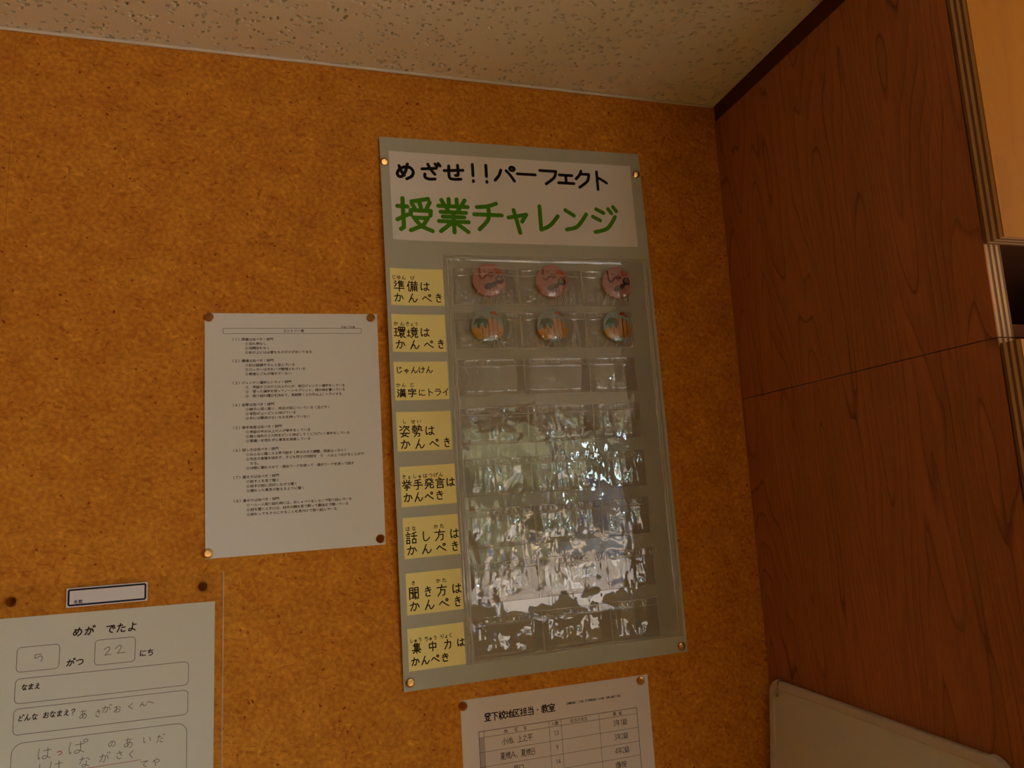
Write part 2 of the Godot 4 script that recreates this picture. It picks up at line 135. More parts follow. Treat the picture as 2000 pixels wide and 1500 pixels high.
	"野": "6 6 6 48 46 48 46 6 6 6/6 27 46 27/26 6 26 92/6 68 46 68/0 94 52 86/56 8 92 8 72 28/60 20 76 34/52 42 98 42 90 58/76 42 76 90 62 94",
}
var glyphs := {}

func glyph(ch: String) -> Array:
	if glyphs.has(ch):
		return glyphs[ch]
	var out: Array = []
	var smooth := KANA.has(ch)
	var src: String = KANA.get(ch, KANJI.get(ch, ""))
	for part in src.split("/", false):
		if ":" in part:
			var bits := part.split(":")
			var f := bits[1].split_floats(" ")
			for s in glyph(bits[0]):
				var t := PackedVector2Array()
				for p in s:
					t.append(Vector2(f[0] + p.x * f[2] / 100.0, f[1] + p.y * f[3] / 100.0))
				out.append(t)
			continue
		var nums := part.split_floats(" ")
		var pts := PackedVector2Array()
		for k in nums.size() / 2:
			pts.append(Vector2(nums[2 * k], nums[2 * k + 1]))
		out.append(curved(pts) if smooth and pts.size() > 2 else pts)
	glyphs[ch] = out
	return out

func curved(p: PackedVector2Array) -> PackedVector2Array:   # a doubled point is a corner
	var runs: Array = [PackedVector2Array([p[0]])]
	for k in range(1, p.size()):
		if p[k].is_equal_approx(p[k - 1]):
			runs.append(PackedVector2Array([p[k]]))
		else:
			runs[-1].append(p[k])
	var out := PackedVector2Array()
	for r in runs:
		var n: int = r.size()
		if n < 3:
			out.append_array(r)
			continue
		for k in n - 1:
			var a: Vector2 = r[maxi(k - 1, 0)]
			var d: Vector2 = r[mini(k + 2, n - 1)]
			for j in 5:
				out.append(r[k].cubic_interpolate(r[k + 1], a, d, j / 5.0))
		out.append(r[n - 1])
	return out

# ---------------------------------------------------------------- printed sheets (images of flat print)
class Sheet:
	var w: int
	var h: int
	var s: float          # pixels for a millimetre
	var rgb: PackedByteArray
	var cov: PackedFloat32Array
	func _init(mm_w: float, mm_h: float, scale: float, paper: Color, grain: float, sd: int) -> void:
		s = scale; w = int(mm_w * s); h = int(mm_h * s)
		rgb.resize(w * h * 3); cov.resize(w * h)
		var base := [paper.r * 255.0, paper.g * 255.0, paper.b * 255.0]
		var r := RandomNumberGenerator.new(); r.seed = sd
		for k in w * h:
			var g := r.randf_range(-grain, grain) * 255.0
			rgb[3 * k] = clampi(int(base[0] + g), 0, 255); rgb[3 * k + 1] = clampi(int(base[1] + g), 0, 255); rgb[3 * k + 2] = clampi(int(base[2] + g), 0, 255)
	func line(a: Vector2, b: Vector2, width: float) -> void:   # millimetres
		a *= s; b *= s
		var r := maxf(width * s * 0.5, 0.35)
		var x0 := maxi(int(minf(a.x, b.x) - r - 1), 0); var x1 := mini(int(maxf(a.x, b.x) + r + 2), w)
		var y0 := maxi(int(minf(a.y, b.y) - r - 1), 0); var y1 := mini(int(maxf(a.y, b.y) + r + 2), h)
		var d := b - a
		var dd := maxf(d.length_squared(), 1e-6)
		for y in range(y0, y1):
			for x in range(x0, x1):
				var q := Vector2(x + 0.5, y + 0.5) - a
				var c := r + 0.5 - (q - d * clampf(q.dot(d) / dd, 0.0, 1.0)).length()
				if c > 0.0:
					var k := y * w + x
					if c > cov[k]:
						cov[k] = minf(c, 1.0)
	func path(pts: PackedVector2Array, width: float) -> void:
		for k in pts.size() - 1:
			line(pts[k], pts[k + 1], width)
	func round_box(x0: float, y0: float, x1: float, y1: float, r: float, width: float) -> void:
		var pts := PackedVector2Array()
		for c in [[x1 - r, y0 + r, -PI / 2], [x1 - r, y1 - r, 0.0], [x0 + r, y1 - r, PI / 2], [x0 + r, y0 + r, PI]]:
			for k in 7:
				pts.append(Vector2(c[0], c[1]) + Vector2.from_angle(c[2] + k * PI / 12) * r)
		pts.append(pts[0])
		path(pts, width)
	func disc(c: Vector2, rx: float, ry: float, turn := 0.0) -> void:
		var m := maxf(rx, ry)
		for y in range(maxi(int((c.y - m) * s), 0), mini(int((c.y + m) * s) + 1, h)):
			for x in range(maxi(int((c.x - m) * s), 0), mini(int((c.x + m) * s) + 1, w)):
				var q := (Vector2(x + 0.5, y + 0.5) / s - c).rotated(-turn)
				var e := clampf((1.0 - Vector2(q.x / rx, q.y / ry).length()) * minf(rx, ry) * s + 0.5, 0.0, 1.0)
				cov[y * w + x] = maxf(cov[y * w + x], e)
	func ink(c: Color, strength := 1.0) -> void:
		for k in w * h:
			var a := cov[k]
			if a > 0.0:
				a *= strength
				rgb[3 * k] = int(lerpf(rgb[3 * k], c.r * 255.0, a)); rgb[3 * k + 1] = int(lerpf(rgb[3 * k + 1], c.g * 255.0, a)); rgb[3 * k + 2] = int(lerpf(rgb[3 * k + 2], c.b * 255.0, a))
				cov[k] = 0.0
	func texture() -> ImageTexture:
		return ImageTexture.create_from_image(Image.create_from_data(w, h, false, Image.FORMAT_RGB8, rgb))

func write(sh: Sheet, text: String, x: float, y: float, cw: float, chh: float, pitch: float, width: float, slant := 0.0, wobble := 0.0) -> void:
	for k in text.length():
		put(sh, text[k], x + k * pitch, y, cw, chh, width, slant, wobble)

func put(sh: Sheet, ch: String, x: float, y: float, cw: float, chh: float, width: float, slant := 0.0, wobble := 0.0) -> void:
	if ch == "　" or ch == " ":
		return
	for s in glyph(ch):
		var t := PackedVector2Array()
		for p in s:
			var j := Vector2(rng.randf_range(-wobble, wobble), rng.randf_range(-wobble, wobble))
			t.append(Vector2(x + p.x * cw / 100.0 + (50.0 - p.y) * slant * chh / 100.0, y + p.y * chh / 100.0) + j)
		sh.path(t, width)

# ---------------------------------------------------------------- nodes
func numbered(called: String) -> String:
	var n: int = used.get(called, 0)
	used[called] = n + 1
	return called if n == 0 else "%s_%03d" % [called, n]

func thing(called: String, label: String, category: String, at := Vector3.ZERO, group := "") -> Node3D:
	var o := Node3D.new()
	o.name = numbered(called)
	add_child(o)
	o.position = at
	tag(o, label, category, group)
	return o

func tag(o: Node3D, label: String, category: String, group := "") -> void:
	o.set_meta("label", label)
	o.set_meta("category", category)
	if group:
		o.set_meta("group", group)

func obj(called: String, mesh: Mesh, mat: Material, parent: Node = null, at := Vector3.ZERO) -> MeshInstance3D:
	var o := MeshInstance3D.new()
	o.mesh = mesh
	if mat:
		o.material_override = mat
	o.cast_shadow = GeometryInstance3D.SHADOW_CASTING_SETTING_ON
	if parent == null:
		o.name = numbered(called)
		add_child(o)
	else:
		o.name = called
		parent.add_child(o, true)
	o.position = at
	return o

func struct(called: String, mesh: Mesh, mat: Material, at := Vector3.ZERO) -> MeshInstance3D:
	var o := obj(called, mesh, mat, null, at)
	o.set_meta("kind", "structure")
	return o

func mat(c: Color, rough := 0.7, spec := 0.5) -> StandardMaterial3D:
	var m := StandardMaterial3D.new()
	m.albedo_color = c
	m.roughness = rough
	m.metallic_specular = spec
	return m

func printed(t: Texture2D, rough := 0.75, spec := 0.35) -> StandardMaterial3D:
	var m := mat(Color.WHITE, rough, spec)
	m.albedo_texture = t
	return m

func noise(freq: float, sd: int, oct := 3, kind := FastNoiseLite.TYPE_SIMPLEX_SMOOTH) -> FastNoiseLite:
	var n := FastNoiseLite.new()
	n.seed = sd
	n.noise_type = kind
	n.frequency = freq
	n.fractal_octaves = oct
	return n

# ---------------------------------------------------------------- meshes
class MB:
	var v := PackedVector3Array()
	var n := PackedVector3Array()
	var t := PackedVector2Array()
	var i := PackedInt32Array()
	func mesh() -> ArrayMesh:
		var a := []
		a.resize(Mesh.ARRAY_MAX)
		a[Mesh.ARRAY_VERTEX] = v; a[Mesh.ARRAY_NORMAL] = n; a[Mesh.ARRAY_TEX_UV] = t; a[Mesh.ARRAY_INDEX] = i
		var m := ArrayMesh.new()
		m.add_surface_from_arrays(Mesh.PRIMITIVE_TRIANGLES, a)
		return m
	func quad(a: Vector3, b: Vector3, c: Vector3, d: Vector3) -> void:   # a, b, c, d clockwise from the front
		var k := v.size()
		var nn := (c - a).cross(b - a).normalized()
		for p in [a, b, c, d]:
			v.append(p); n.append(nn); t.append(Vector2(p.x, p.y))
		i.append_array([k, k + 1, k + 2, k, k + 2, k + 3])
	func box(lo: Vector3, hi: Vector3, b := 0.0) -> void:   # edges rounded by b; texture laid in metres along each face
		var c := (lo + hi) / 2
		var h := (hi - lo) / 2
		var q := Vector3(maxf(h.x - b, 0), maxf(h.y - b, 0), maxf(h.z - b, 0))
		var steps := 4 if b > 0.0 else 2
		for ax in 3:
			var u := (ax + 1) % 3
			var w := (ax + 2) % 3
			for s in [-1.0, 1.0]:
				var k := v.size()
				for y in steps:
					for x in steps:
						var p := Vector3()
						p[ax] = s * h[ax]
						p[u] = [-h[u], -q[u], q[u], h[u]][x] if b > 0.0 else [-h[u], h[u]][x]
						p[w] = [-h[w], -q[w], q[w], h[w]][y] if b > 0.0 else [-h[w], h[w]][y]
						var nn := Vector3()
						nn[ax] = s
						if b > 0.0:
							var inner := Vector3(clampf(p.x, -q.x, q.x), clampf(p.y, -q.y, q.y), clampf(p.z, -q.z, q.z))
							nn = (p - inner).normalized()
							p = inner + nn * b
						v.append(p + c)
						n.append(nn)
						var f := p + c
						t.append(Vector2(f.z, f.y) if ax == 0 else (Vector2(f.x, f.z) if ax == 1 else Vector2(f.x, f.y)))
				for y in steps - 1:
					for x in steps - 1:
						var a := k + y * steps + x
						var tri := [a, a + 1, a + 1 + steps, a, a + 1 + steps, a + steps]
						if s > 0:
							tri = [a, a + 1 + steps, a + 1, a, a + steps, a + 1 + steps]
						i.append_array(tri)
	func grid(nx: int, ny: int, f: Callable, flip := false) -> void:   # f(u, v) -> Vector3, u to the right and v down as seen from the front
		var k := v.size()
		for y in ny + 1:
			for x in nx + 1:
				v.append(f.call(float(x) / nx, float(y) / ny))
				t.append(Vector2(float(x) / nx, float(y) / ny))
		for y in ny + 1:
			for x in nx + 1:
				var l := v[k + y * (nx + 1) + maxi(x - 1, 0)]
				var r := v[k + y * (nx + 1) + mini(x + 1, nx)]
				var up := v[k + maxi(y - 1, 0) * (nx + 1) + x]
				var dn := v[k + mini(y + 1, ny) * (nx + 1) + x]
				var nn := (dn - up).cross(r - l).normalized()
				n.append(-nn if flip else nn)
		for y in ny:
			for x in nx:
				var a := k + y * (nx + 1) + x
				var b := a + 1
				var c := a + nx + 1
				var d := c + 1
				if flip:
					i.append_array([a, d, b, a, c, d])
				else:
					i.append_array([a, b, d, a, d, c])
	func lathe(profile: PackedVector2Array, seg: int) -> void:   # (radius, z) from the middle of the front to the rim
		var k := v.size()
		var m := profile.size()
		for s in seg + 1:
			var e := TAU * s / seg
			for j in m:
				var p := profile[j]
				v.append(Vector3(cos(e) * p.x, sin(e) * p.x, p.y))
				var d := profile[mini(j + 1, m - 1)] - profile[maxi(j - 1, 0)]
				var nn := Vector2(-d.y, d.x).normalized()
				n.append(Vector3(cos(e) * nn.x, sin(e) * nn.x, nn.y))
				t.append(Vector2(0.5 + cos(e) * p.x, 0.5 - sin(e) * p.x))
		for s in seg:
			for j in m - 1:
				var a := k + s * m + j
				i.append_array([a, a + m + 1, a + 1, a, a + m, a + m + 1])

func block(lo: Vector3, hi: Vector3, b := 0.0) -> ArrayMesh:
	var m := MB.new()
	m.box(lo, hi, b)
	return m.mesh()

func paper(nx: int, ny: int, f: Callable, thick: float) -> ArrayMesh:   # a sheet with two faces and a rim
	var m := MB.new()
	m.grid(nx, ny, f)
	m.grid(nx, ny, func(u, v): return f.call(u, v) - Vector3(0, 0, thick), true)
	var z := Vector3(0, 0, thick)
	for k in nx:
		for e in [0.0, 1.0]:
			var a: Vector3 = f.call(float(k) / nx, e)
			var b: Vector3 = f.call(float(k + 1) / nx, e)
			if e == 0.0:
				m.quad(a - z, b - z, b, a)
			else:
				m.quad(a, b, b - z, a - z)
	for k in ny:
		for e in [0.0, 1.0]:
			var a: Vector3 = f.call(e, float(k) / ny)
			var b: Vector3 = f.call(e, float(k + 1) / ny)
			if e == 0.0:
				m.quad(a - z, a, b, b - z)
			else:
				m.quad(a, a - z, b - z, b)
	return m.mesh()

# ---------------------------------------------------------------- procedural surfaces
func board_texture(px: int) -> ImageTexture:   # pressed wood fibre: tone patches, lighter and darker fibres, dark flecks
	var n1 := noise(0.011, 3, 3)
	var n2 := noise(0.075, 8, 3)
	var im1 := n1.get_image(px, px, false, false, false)
	var im2 := n2.get_image(px, px, false, false, false)
	im1.convert(Image.FORMAT_L8)
	im2.convert(Image.FORMAT_L8)
	var a := im1.get_data()
	var b := im2.get_data()
	var fib := PackedFloat32Array()
	fib.resize(px * px)
	var r := RandomNumberGenerator.new()
	r.seed = 41
	for k in 11000:   # broad soft chips
		var p := Vector2(r.randf() * px, r.randf() * px)
		smear(fib, px, p, r.randfn(0.45, 0.6), r.randf_range(5, 16), r.randf_range(1.8, 4.6), r.randf_range(-0.26, 0.22), r.randf_range(-0.06, 0.06))
	for k in 24000:
		var p := Vector2(r.randf() * px, r.randf() * px)
		var ang := r.randfn(0.45, 0.7)
		var big := r.randf() < 0.12
		var ln := r.randf_range(4, 15) * (1.5 if big else 1.0)
		var wd := r.randf_range(0.5, 1.3) * (1.9 if big else 1.0)
		var st := r.randf_range(-0.40, 0.24)
		var bend := r.randf_range(-0.05, 0.05)
		smear(fib, px, p, ang, ln, wd, st, bend)
	for k in 1500:
		var p := Vector2(r.randf() * px, r.randf() * px)
		smear(fib, px, p, r.randf() * TAU, r.randf_range(1.0, 5.0), r.randf_range(0.8, 2.1), r.randf_range(-1.5, -0.5), r.randf_range(-0.1, 0.1))
	for k in 90:
		var p := Vector2(r.randf() * px, r.randf() * px)
		smear(fib, px, p, r.randf() * TAU, r.randf_range(6.0, 14.0), r.randf_range(2.5, 6.0), r.randf_range(-0.36, -0.15), 0.1)
	var out := PackedByteArray()
	out.resize(px * px * 3)
	for k in px * px:
		var t := (a[k] / 255.0 - 0.5) * 0.22 + (b[k] / 255.0 - 0.5) * 0.36 + fib[k] * 0.70
		# light straw to dark red brown
		var e := exp(t)
		var red := pow(clampf(-t * 1.5, 0.0, 1.5), 1.2)
		out[3 * k] = clampi(int(208.0 * pow(e, 0.55)), 0, 255)
		out[3 * k + 1] = clampi(int(139.0 * pow(e, 0.85) * (1.0 - 0.14 * red)), 0, 255)
		out[3 * k + 2] = clampi(int(48.0 * pow(e, 1.05)), 0, 255)
	return ImageTexture.create_from_image(Image.create_from_data(px, px, false, Image.FORMAT_RGB8, out))

func smear(buf: PackedFloat32Array, px: int, p: Vector2, ang: float, ln: float, wd: float, st: float, bend: float) -> void:
	var steps := int(ln / maxf(wd, 0.8)) + 1
	var rr := int(ceil(wd))
	for j in steps:
		for y in range(-rr, rr + 1):
			for x in range(-rr, rr + 1):
				var qx := int(p.x) + x
				var qy := int(p.y) + y
				if qx < 0 or qy < 0 or qx >= px or qy >= px:
					continue
				var d := Vector2(qx + 0.5 - p.x, qy + 0.5 - p.y).length()
				var c := clampf((wd + 0.5 - d) / (1.0 + 0.3 * wd), 0.0, 1.0) * 0.75
				var k := qy * px + qx
				buf[k] = lerpf(buf[k], st, c)
		p += Vector2.from_angle(ang) * maxf(wd, 0.8)
		ang += bend

func wood_texture(w: int, h: int, sd: int, base: Color, dark: Color, rings: float, wander: float, line_w: float) -> ImageTexture:
	# plain-sawn veneer: contour lines of a stretched field give cathedral figure, fine pores run along the grain
	var f1 := noise(0.0026, sd, 2)
	var f2 := noise(0.012, sd + 1, 2)
	var f3 := noise(0.06, sd + 2, 2)
	var out := PackedByteArray()
	out.resize(w * h * 3)
	for y in h:
		for x in w:
			var q := x * rings / w + wander * f1.get_noise_2d(x * 1.5, y * 0.21) + 0.10 * wander * f2.get_noise_2d(x, y * 0.22)
			var fr := q - floorf(q)
			var ring := pow(maxf(0.0, 1.0 - fr / line_w), 1.6) if fr < line_w else 0.25 * fr
			ring *= 0.55 + 0.45 * (0.5 + 0.5 * sin(floorf(q) * 2.4))
			var pore := f3.get_noise_2d(x * 3.0, y * 0.16)
			var t := clampf(ring * 0.62 + pore * 0.12 + 0.1 * f2.get_noise_2d(x * 0.5, y * 0.07), 0.0, 1.0)
			var c := base.lerp(dark, t)
			var k := 3 * (y * w + x)
			out[k] = int(c.r * 255.0); out[k + 1] = int(c.g * 255.0); out[k + 2] = int(c.b * 255.0)
	return ImageTexture.create_from_image(Image.create_from_data(w, h, false, Image.FORMAT_RGB8, out))

# ================================================================= scene
func _ready() -> void:
	rng.seed = 7
	# --- camera
	var cam := Camera3D.new()
	cam.name = "camera"
	add_child(cam)
	cam.position = Vector3(-0.628, 2.1055, 0.94)
	cam.rotation_order = EULER_ORDER_YXZ
	cam.rotation = Vector3(0.1516, -0.2825, -0.051)
	cam.fov = 55.763
	cam.near = 0.02
	cam.far = 200.0
	cam.current = true
	# --- sky and exposure
	var we := WorldEnvironment.new()
	we.name = "world_environment"
	add_child(we)
	var env := Environment.new()
	we.environment = env
	env.background_mode = Environment.BG_SKY
	env.ambient_light_source = Environment.AMBIENT_SOURCE_DISABLED
	var sky := Sky.new()
	var sm := ProceduralSkyMaterial.new()
	sm.sky_top_color = Color(0.45, 0.62, 0.95)
	sm.sky_horizon_color = Color(0.85, 1.0, 0.99)
	sm.sky_curve = 0.12
	sm.ground_bottom_color = Color(0.42, 0.36, 0.28)
	sm.ground_horizon_color = Color(0.70, 0.64, 0.54)
	sm.sky_energy_multiplier = 1.0
	sky.sky_material = sm
	env.sky = sky
	env.background_energy_multiplier = 12.0
	env.tonemap_mode = Environment.TONE_MAPPER_LINEAR
	env.tonemap_exposure = 2.08
	env.sdfgi_enabled = true
	env.ssao_enabled = true
	env.ssil_enabled = true
	# --- sun: high behind the building, it lights the yard and never enters the windows
	var sun := DirectionalLight3D.new()
	sun.name = "sun"
	add_child(sun)
	sun.look_at_from_position(Vector3.ZERO, Vector3(-0.12, -0.8, 0.6))
	sun.light_color = Color(1.0, 0.93, 0.80)
	sun.light_energy = 10.0
	sun.light_angular_distance = 0.5
	sun.shadow_enabled = true
	materials()
	room()
	cabinets()
	outside()
	whiteboard()
	poster()
	entry_sheet()
	table_sheet()
	worksheet()

func materials() -> void:
	M.wall = mat(Color(0.60, 0.38, 0.12), 0.9)
	M.ceiling = mat(Color(0.92, 0.89, 0.82), 0.95, 0.2)
	M.trim = mat(Color(0.90, 0.88, 0.84), 0.5)
	M.floor = mat(Color(0.93, 0.70, 0.26), 0.45)
	M.floor.albedo_texture = wood_texture(512, 512, 90, Color(1, 0.96, 0.9), Color(0.7, 0.6, 0.5), 14.0, 4.0, 0.3)
	M.board = printed(board_texture(2048), 0.85, 0.3)
	M.board.uv1_scale = Vector3(1.0 / 1.2, -1.0 / 1.2, 1)
	M.board.uv1_offset = Vector3(0.0, 0.25, 0)
	M.veneer = printed(wood_texture(900, 1800, 21, Color(0.70, 0.42, 0.235), Color(0.30, 0.165, 0.09), 7.0, 7.0, 0.17), 0.55, 0.4)
	M.veneer.uv1_scale = Vector3(1.0 / 0.5, -1.0 / 1.3, 1)
	M.veneer.uv1_offset = Vector3(0, 0.0615, 0)
	M.birch = printed(wood_texture(512, 1024, 55, Color(0.72, 0.47, 0.07), Color(0.63, 0.39, 0.05), 6.0, 4.0, 0.4), 0.5, 0.4)
	M.birch.uv1_scale = Vector3(1.0 / 0.4, -1.0 / 0.8, 1)
	M.ply_light = mat(Color(0.78, 0.64, 0.44), 0.8)
	M.ply_dark = mat(Color(0.48, 0.33, 0.19), 0.85)
	M.dark_wood = mat(Color(0.36, 0.21, 0.13), 0.9, 0.15)
	M.brass = mat(Color(0.66, 0.49, 0.27), 0.16)
	M.brass.metallic = 1.0
	M.vinyl = mat(Color(0.42, 0.37, 0.24, 0.07), 0.004)
	M.vinyl.transparency = BaseMaterial3D.TRANSPARENCY_ALPHA
	M.vinyl.metallic_specular = 0.5
	M.sleeve = mat(Color(1, 1, 1, 0.0), 0.01)
	M.sleeve.transparency = BaseMaterial3D.TRANSPARENCY_ALPHA
	M.weld = mat(Color(0.95, 0.94, 0.88, 0.30), 0.06)
	M.weld.transparency = BaseMaterial3D.TRANSPARENCY_ALPHA
	M.glass = mat(Color(0.98, 1, 0.99, 0.03), 0.0)
	M.glass.transparency = BaseMaterial3D.TRANSPARENCY_ALPHA
	M.alu = mat(Color(0.55, 0.54, 0.52), 0.4)
	M.alu.metallic = 0.8
	M.plastic = mat(Color(0.79, 0.76, 0.73), 0.4)
	M.enamel = mat(Color(0.82, 0.82, 0.80), 0.25)
	M.leaf = mat(Color(0.27, 0.28, 0.16), 0.9)
	M.bark = mat(Color(0.30, 0.23, 0.17), 0.9)
	M.earth = mat(Color(0.52, 0.465, 0.37), 1.0)
	M.grey_paper = mat(Color(0.735, 0.755, 0.70), 0.9, 0.25)

# ---------------------------------------------------------------- the room
func room() -> void:
	var v := func(x, y, z): return Vector3(x, y, z)
	struct("floor", block(v.call(-3.7, -0.1, -0.15), v.call(RX + 0.12, 0.0, FZ + 0.12)), M.floor)
	struct("wall_back", block(v.call(-3.6, 0.0, -0.15), v.call(RX, H, -0.018)), M.wall)
	struct("wall_left", block(v.call(-3.7, 0.0, -0.15), v.call(-3.6, H, FZ + 0.12)), M.wall)
	# fibre board in two sheets with a fine joint
	var seam := -0.9635
	var b := struct("wall_board", block(v.call(seam + 0.00015, 0.9, -0.018), v.call(0.06, H - 0.0005, 0.0)), M.board)
	obj("board_sheet", block(v.call(-2.0, 0.9, -0.018), v.call(seam - 0.00015, H - 0.0005, 0.0)), M.board, b)
	# bead between board and ceiling
	var bead := MB.new()
	bead.box(v.call(-2.0, H - 0.0042, 0.0), v.call(0.0, H, 0.0036), 0.0015)
	struct("trim_1", bead.mesh(), M.trim)
	# ceiling: slab with a pitted mineral-fibre sheet near the corner
	var x0 := -1.5
	var z1 := 0.6
	var slab := MB.new()
	slab.box(v.call(-3.7, H + 0.012, -0.15), v.call(RX + 0.12, H + 0.15, FZ + 0.12))
	slab.box(v.call(-3.6, H, z1), v.call(RX, H + 0.012, FZ))
	slab.box(v.call(-3.6, H, 0.0), v.call(x0, H + 0.012, z1))
	slab.box(v.call(0.0, H, 0.0), v.call(RX, H + 0.012, z1))
	var c := struct("ceiling", slab.mesh(), M.ceiling)
	pit_list(x0, 0.0, 0.0, z1)
	for a in [[-1.1, 0.0, 0.0, 0.34, 0.001], [x0, -1.1, 0.0, 0.34, 0.0022], [x0, 0.0, 0.34, z1, 0.0022]]:
		obj("ceiling_sheet", pitted(a[0], a[1], a[2], a[3], a[4]), M.ceiling, c)
	# windows towards the school yard: one in the far wall, three along the right wall
	window_wall("wall_front", [[0.62, 2.02]], -3.6, RX, FZ, true)
	window_wall("wall_right", [[0.7, 1.8], [1.95, 3.05], [3.2, 4.3]], -0.15, FZ + 0.12, RX, false)

const RX := 3.2
const FZ := 4.6
var windows := 0
func window_wall(called: String, wins: Array, from: float, to: float, at: float, front: bool) -> void:
	var sill := 1.18 if front else 0.35
	var top := 2.64 if front else 2.3
	var put_box := func(m: MB, a: float, b: float, y0: float, y1: float, d0: float, d1: float):
		if front:
			m.box(Vector3(a, y0, at + d0), Vector3(b, y1, at + d1))
		else:
			m.box(Vector3(at + d0, y0, a), Vector3(at + d1, y1, b))
	var fw := MB.new()
	put_box.call(fw, from, to, 0.0, sill, 0.0, 0.12)
	put_box.call(fw, from, to, top, H, 0.0, 0.12)
	var edge := from
	for w in wins:
		put_box.call(fw, edge, w[0], sill, top, 0.0, 0.12)
		edge = w[1]
	put_box.call(fw, edge, to, sill, top, 0.0, 0.12)
	struct(called, fw.mesh(), M.wall)
	for w in wins:
		windows += 1
		var a: float = w[0]
		var e: float = w[1]
		var mid := (a + e) / 2
		var fr := MB.new()
		put_box.call(fr, a, e, sill, sill + 0.04, 0.03, 0.09)
		put_box.call(fr, a, e, top - 0.04, top, 0.03, 0.09)
		put_box.call(fr, a, a + 0.04, sill, top, 0.03, 0.09)
		put_box.call(fr, e - 0.04, e, sill, top, 0.03, 0.09)
		put_box.call(fr, mid - 0.03, mid + 0.03, sill, top, 0.03, 0.09)
		var wn := struct("window_%d" % windows, fr.mesh(), M.alu)
		for side in [[a + 0.04, mid - 0.03], [mid + 0.03, e - 0.04]]:
			var p := MB.new()
			put_box.call(p, side[0], side[1], sill + 0.04, top - 0.04, 0.058, 0.062)
			obj("pane", p.mesh(), M.glass, wn)

var pits: Array = []
func pit_list(x0: float, x1: float, z0: float, z1: float) -> void:
	var r := RandomNumberGenerator.new()
	r.seed = 12
	var clump := noise(9.0, 5, 2)
	while pits.size() < 5600:
		var cx := r.randf_range(x0, x1)
		var cz := r.randf_range(z0, z1)
		if clump.get_noise_2d(cx, cz) < r.randf_range(-1.2, 0.3):
			continue
		pits.append([cx, cz, r.randf_range(0.0016, 0.0036), r.randf_range(0.0011, 0.0018), 0.5 + r.randfn(0, 0.45), r.randf_range(0.0045, 0.0085)])

func pitted(x0: float, x1: float, z0: float, z1: float, step: float) -> ArrayMesh:
	var nx := int(round((x1 - x0) / step))
	var ny := int(round((z1 - z0) / step))
	var dep := PackedFloat32Array()
	dep.resize((nx + 1) * (ny + 1))
	for q in pits:
		var cx: float = q[0]
		var cz: float = q[1]
		if cx < x0 - 0.005 or cx > x1 + 0.005 or cz < z0 - 0.005 or cz > z1 + 0.005:
			continue
		var ca := cos(q[4])
		var sa := sin(q[4])
		for iz in range(maxi(int((cz - 0.005 - z0) / step), 1), mini(int((cz + 0.005 - z0) / step) + 1, ny)):
			for ix in range(maxi(int((cx - 0.005 - x0) / step), 1), mini(int((cx + 0.005 - x0) / step) + 1, nx)):
				var dx := x0 + ix * step - cx
				var dz := z0 + iz * step - cz
				var e := pow((dx * ca + dz * sa) / maxf(q[2], step), 2) + pow((dz * ca - dx * sa) / maxf(q[3], step), 2)
				if e < 1.0:
					var k := iz * (nx + 1) + ix
					dep[k] = maxf(dep[k], q[5] * pow(1.0 - e, 0.3))
	var g := noise(260.0, 9, 2)
	var m := MB.new()
	m.grid(nx, ny, func(u, vv):
		var ix := int(round(u * nx))
		var iz := int(round(vv * ny))
		var x := lerpf(x0, x1, u)
		var z := lerpf(z0, z1, vv)
		return Vector3(x, H + dep[iz * (nx + 1) + ix] + 0.00010 * g.get_noise_2d(x, z), z), true)
	return m.mesh()

# ---------------------------------------------------------------- cabinets at the right
func ply_stack(parent: Node, lo: Vector3, hi: Vector3, axis: int, layers: int, start := 0) -> void:   # layers of veneer glued crosswise
	var d := (hi[axis] - lo[axis]) / layers
	for k in layers:
		var a := lo
		var b := hi
		a[axis] = lo[axis] + k * d
		b[axis] = a[axis] + d
		var inset := 0.0003 if (k + start) % 2 else 0.0
		if axis == 0:
			b.z -= inset
		else:
			a.x += inset
		obj("ply", block(a, b), M.ply_dark if (k + start) % 2 else M.ply_light, parent)

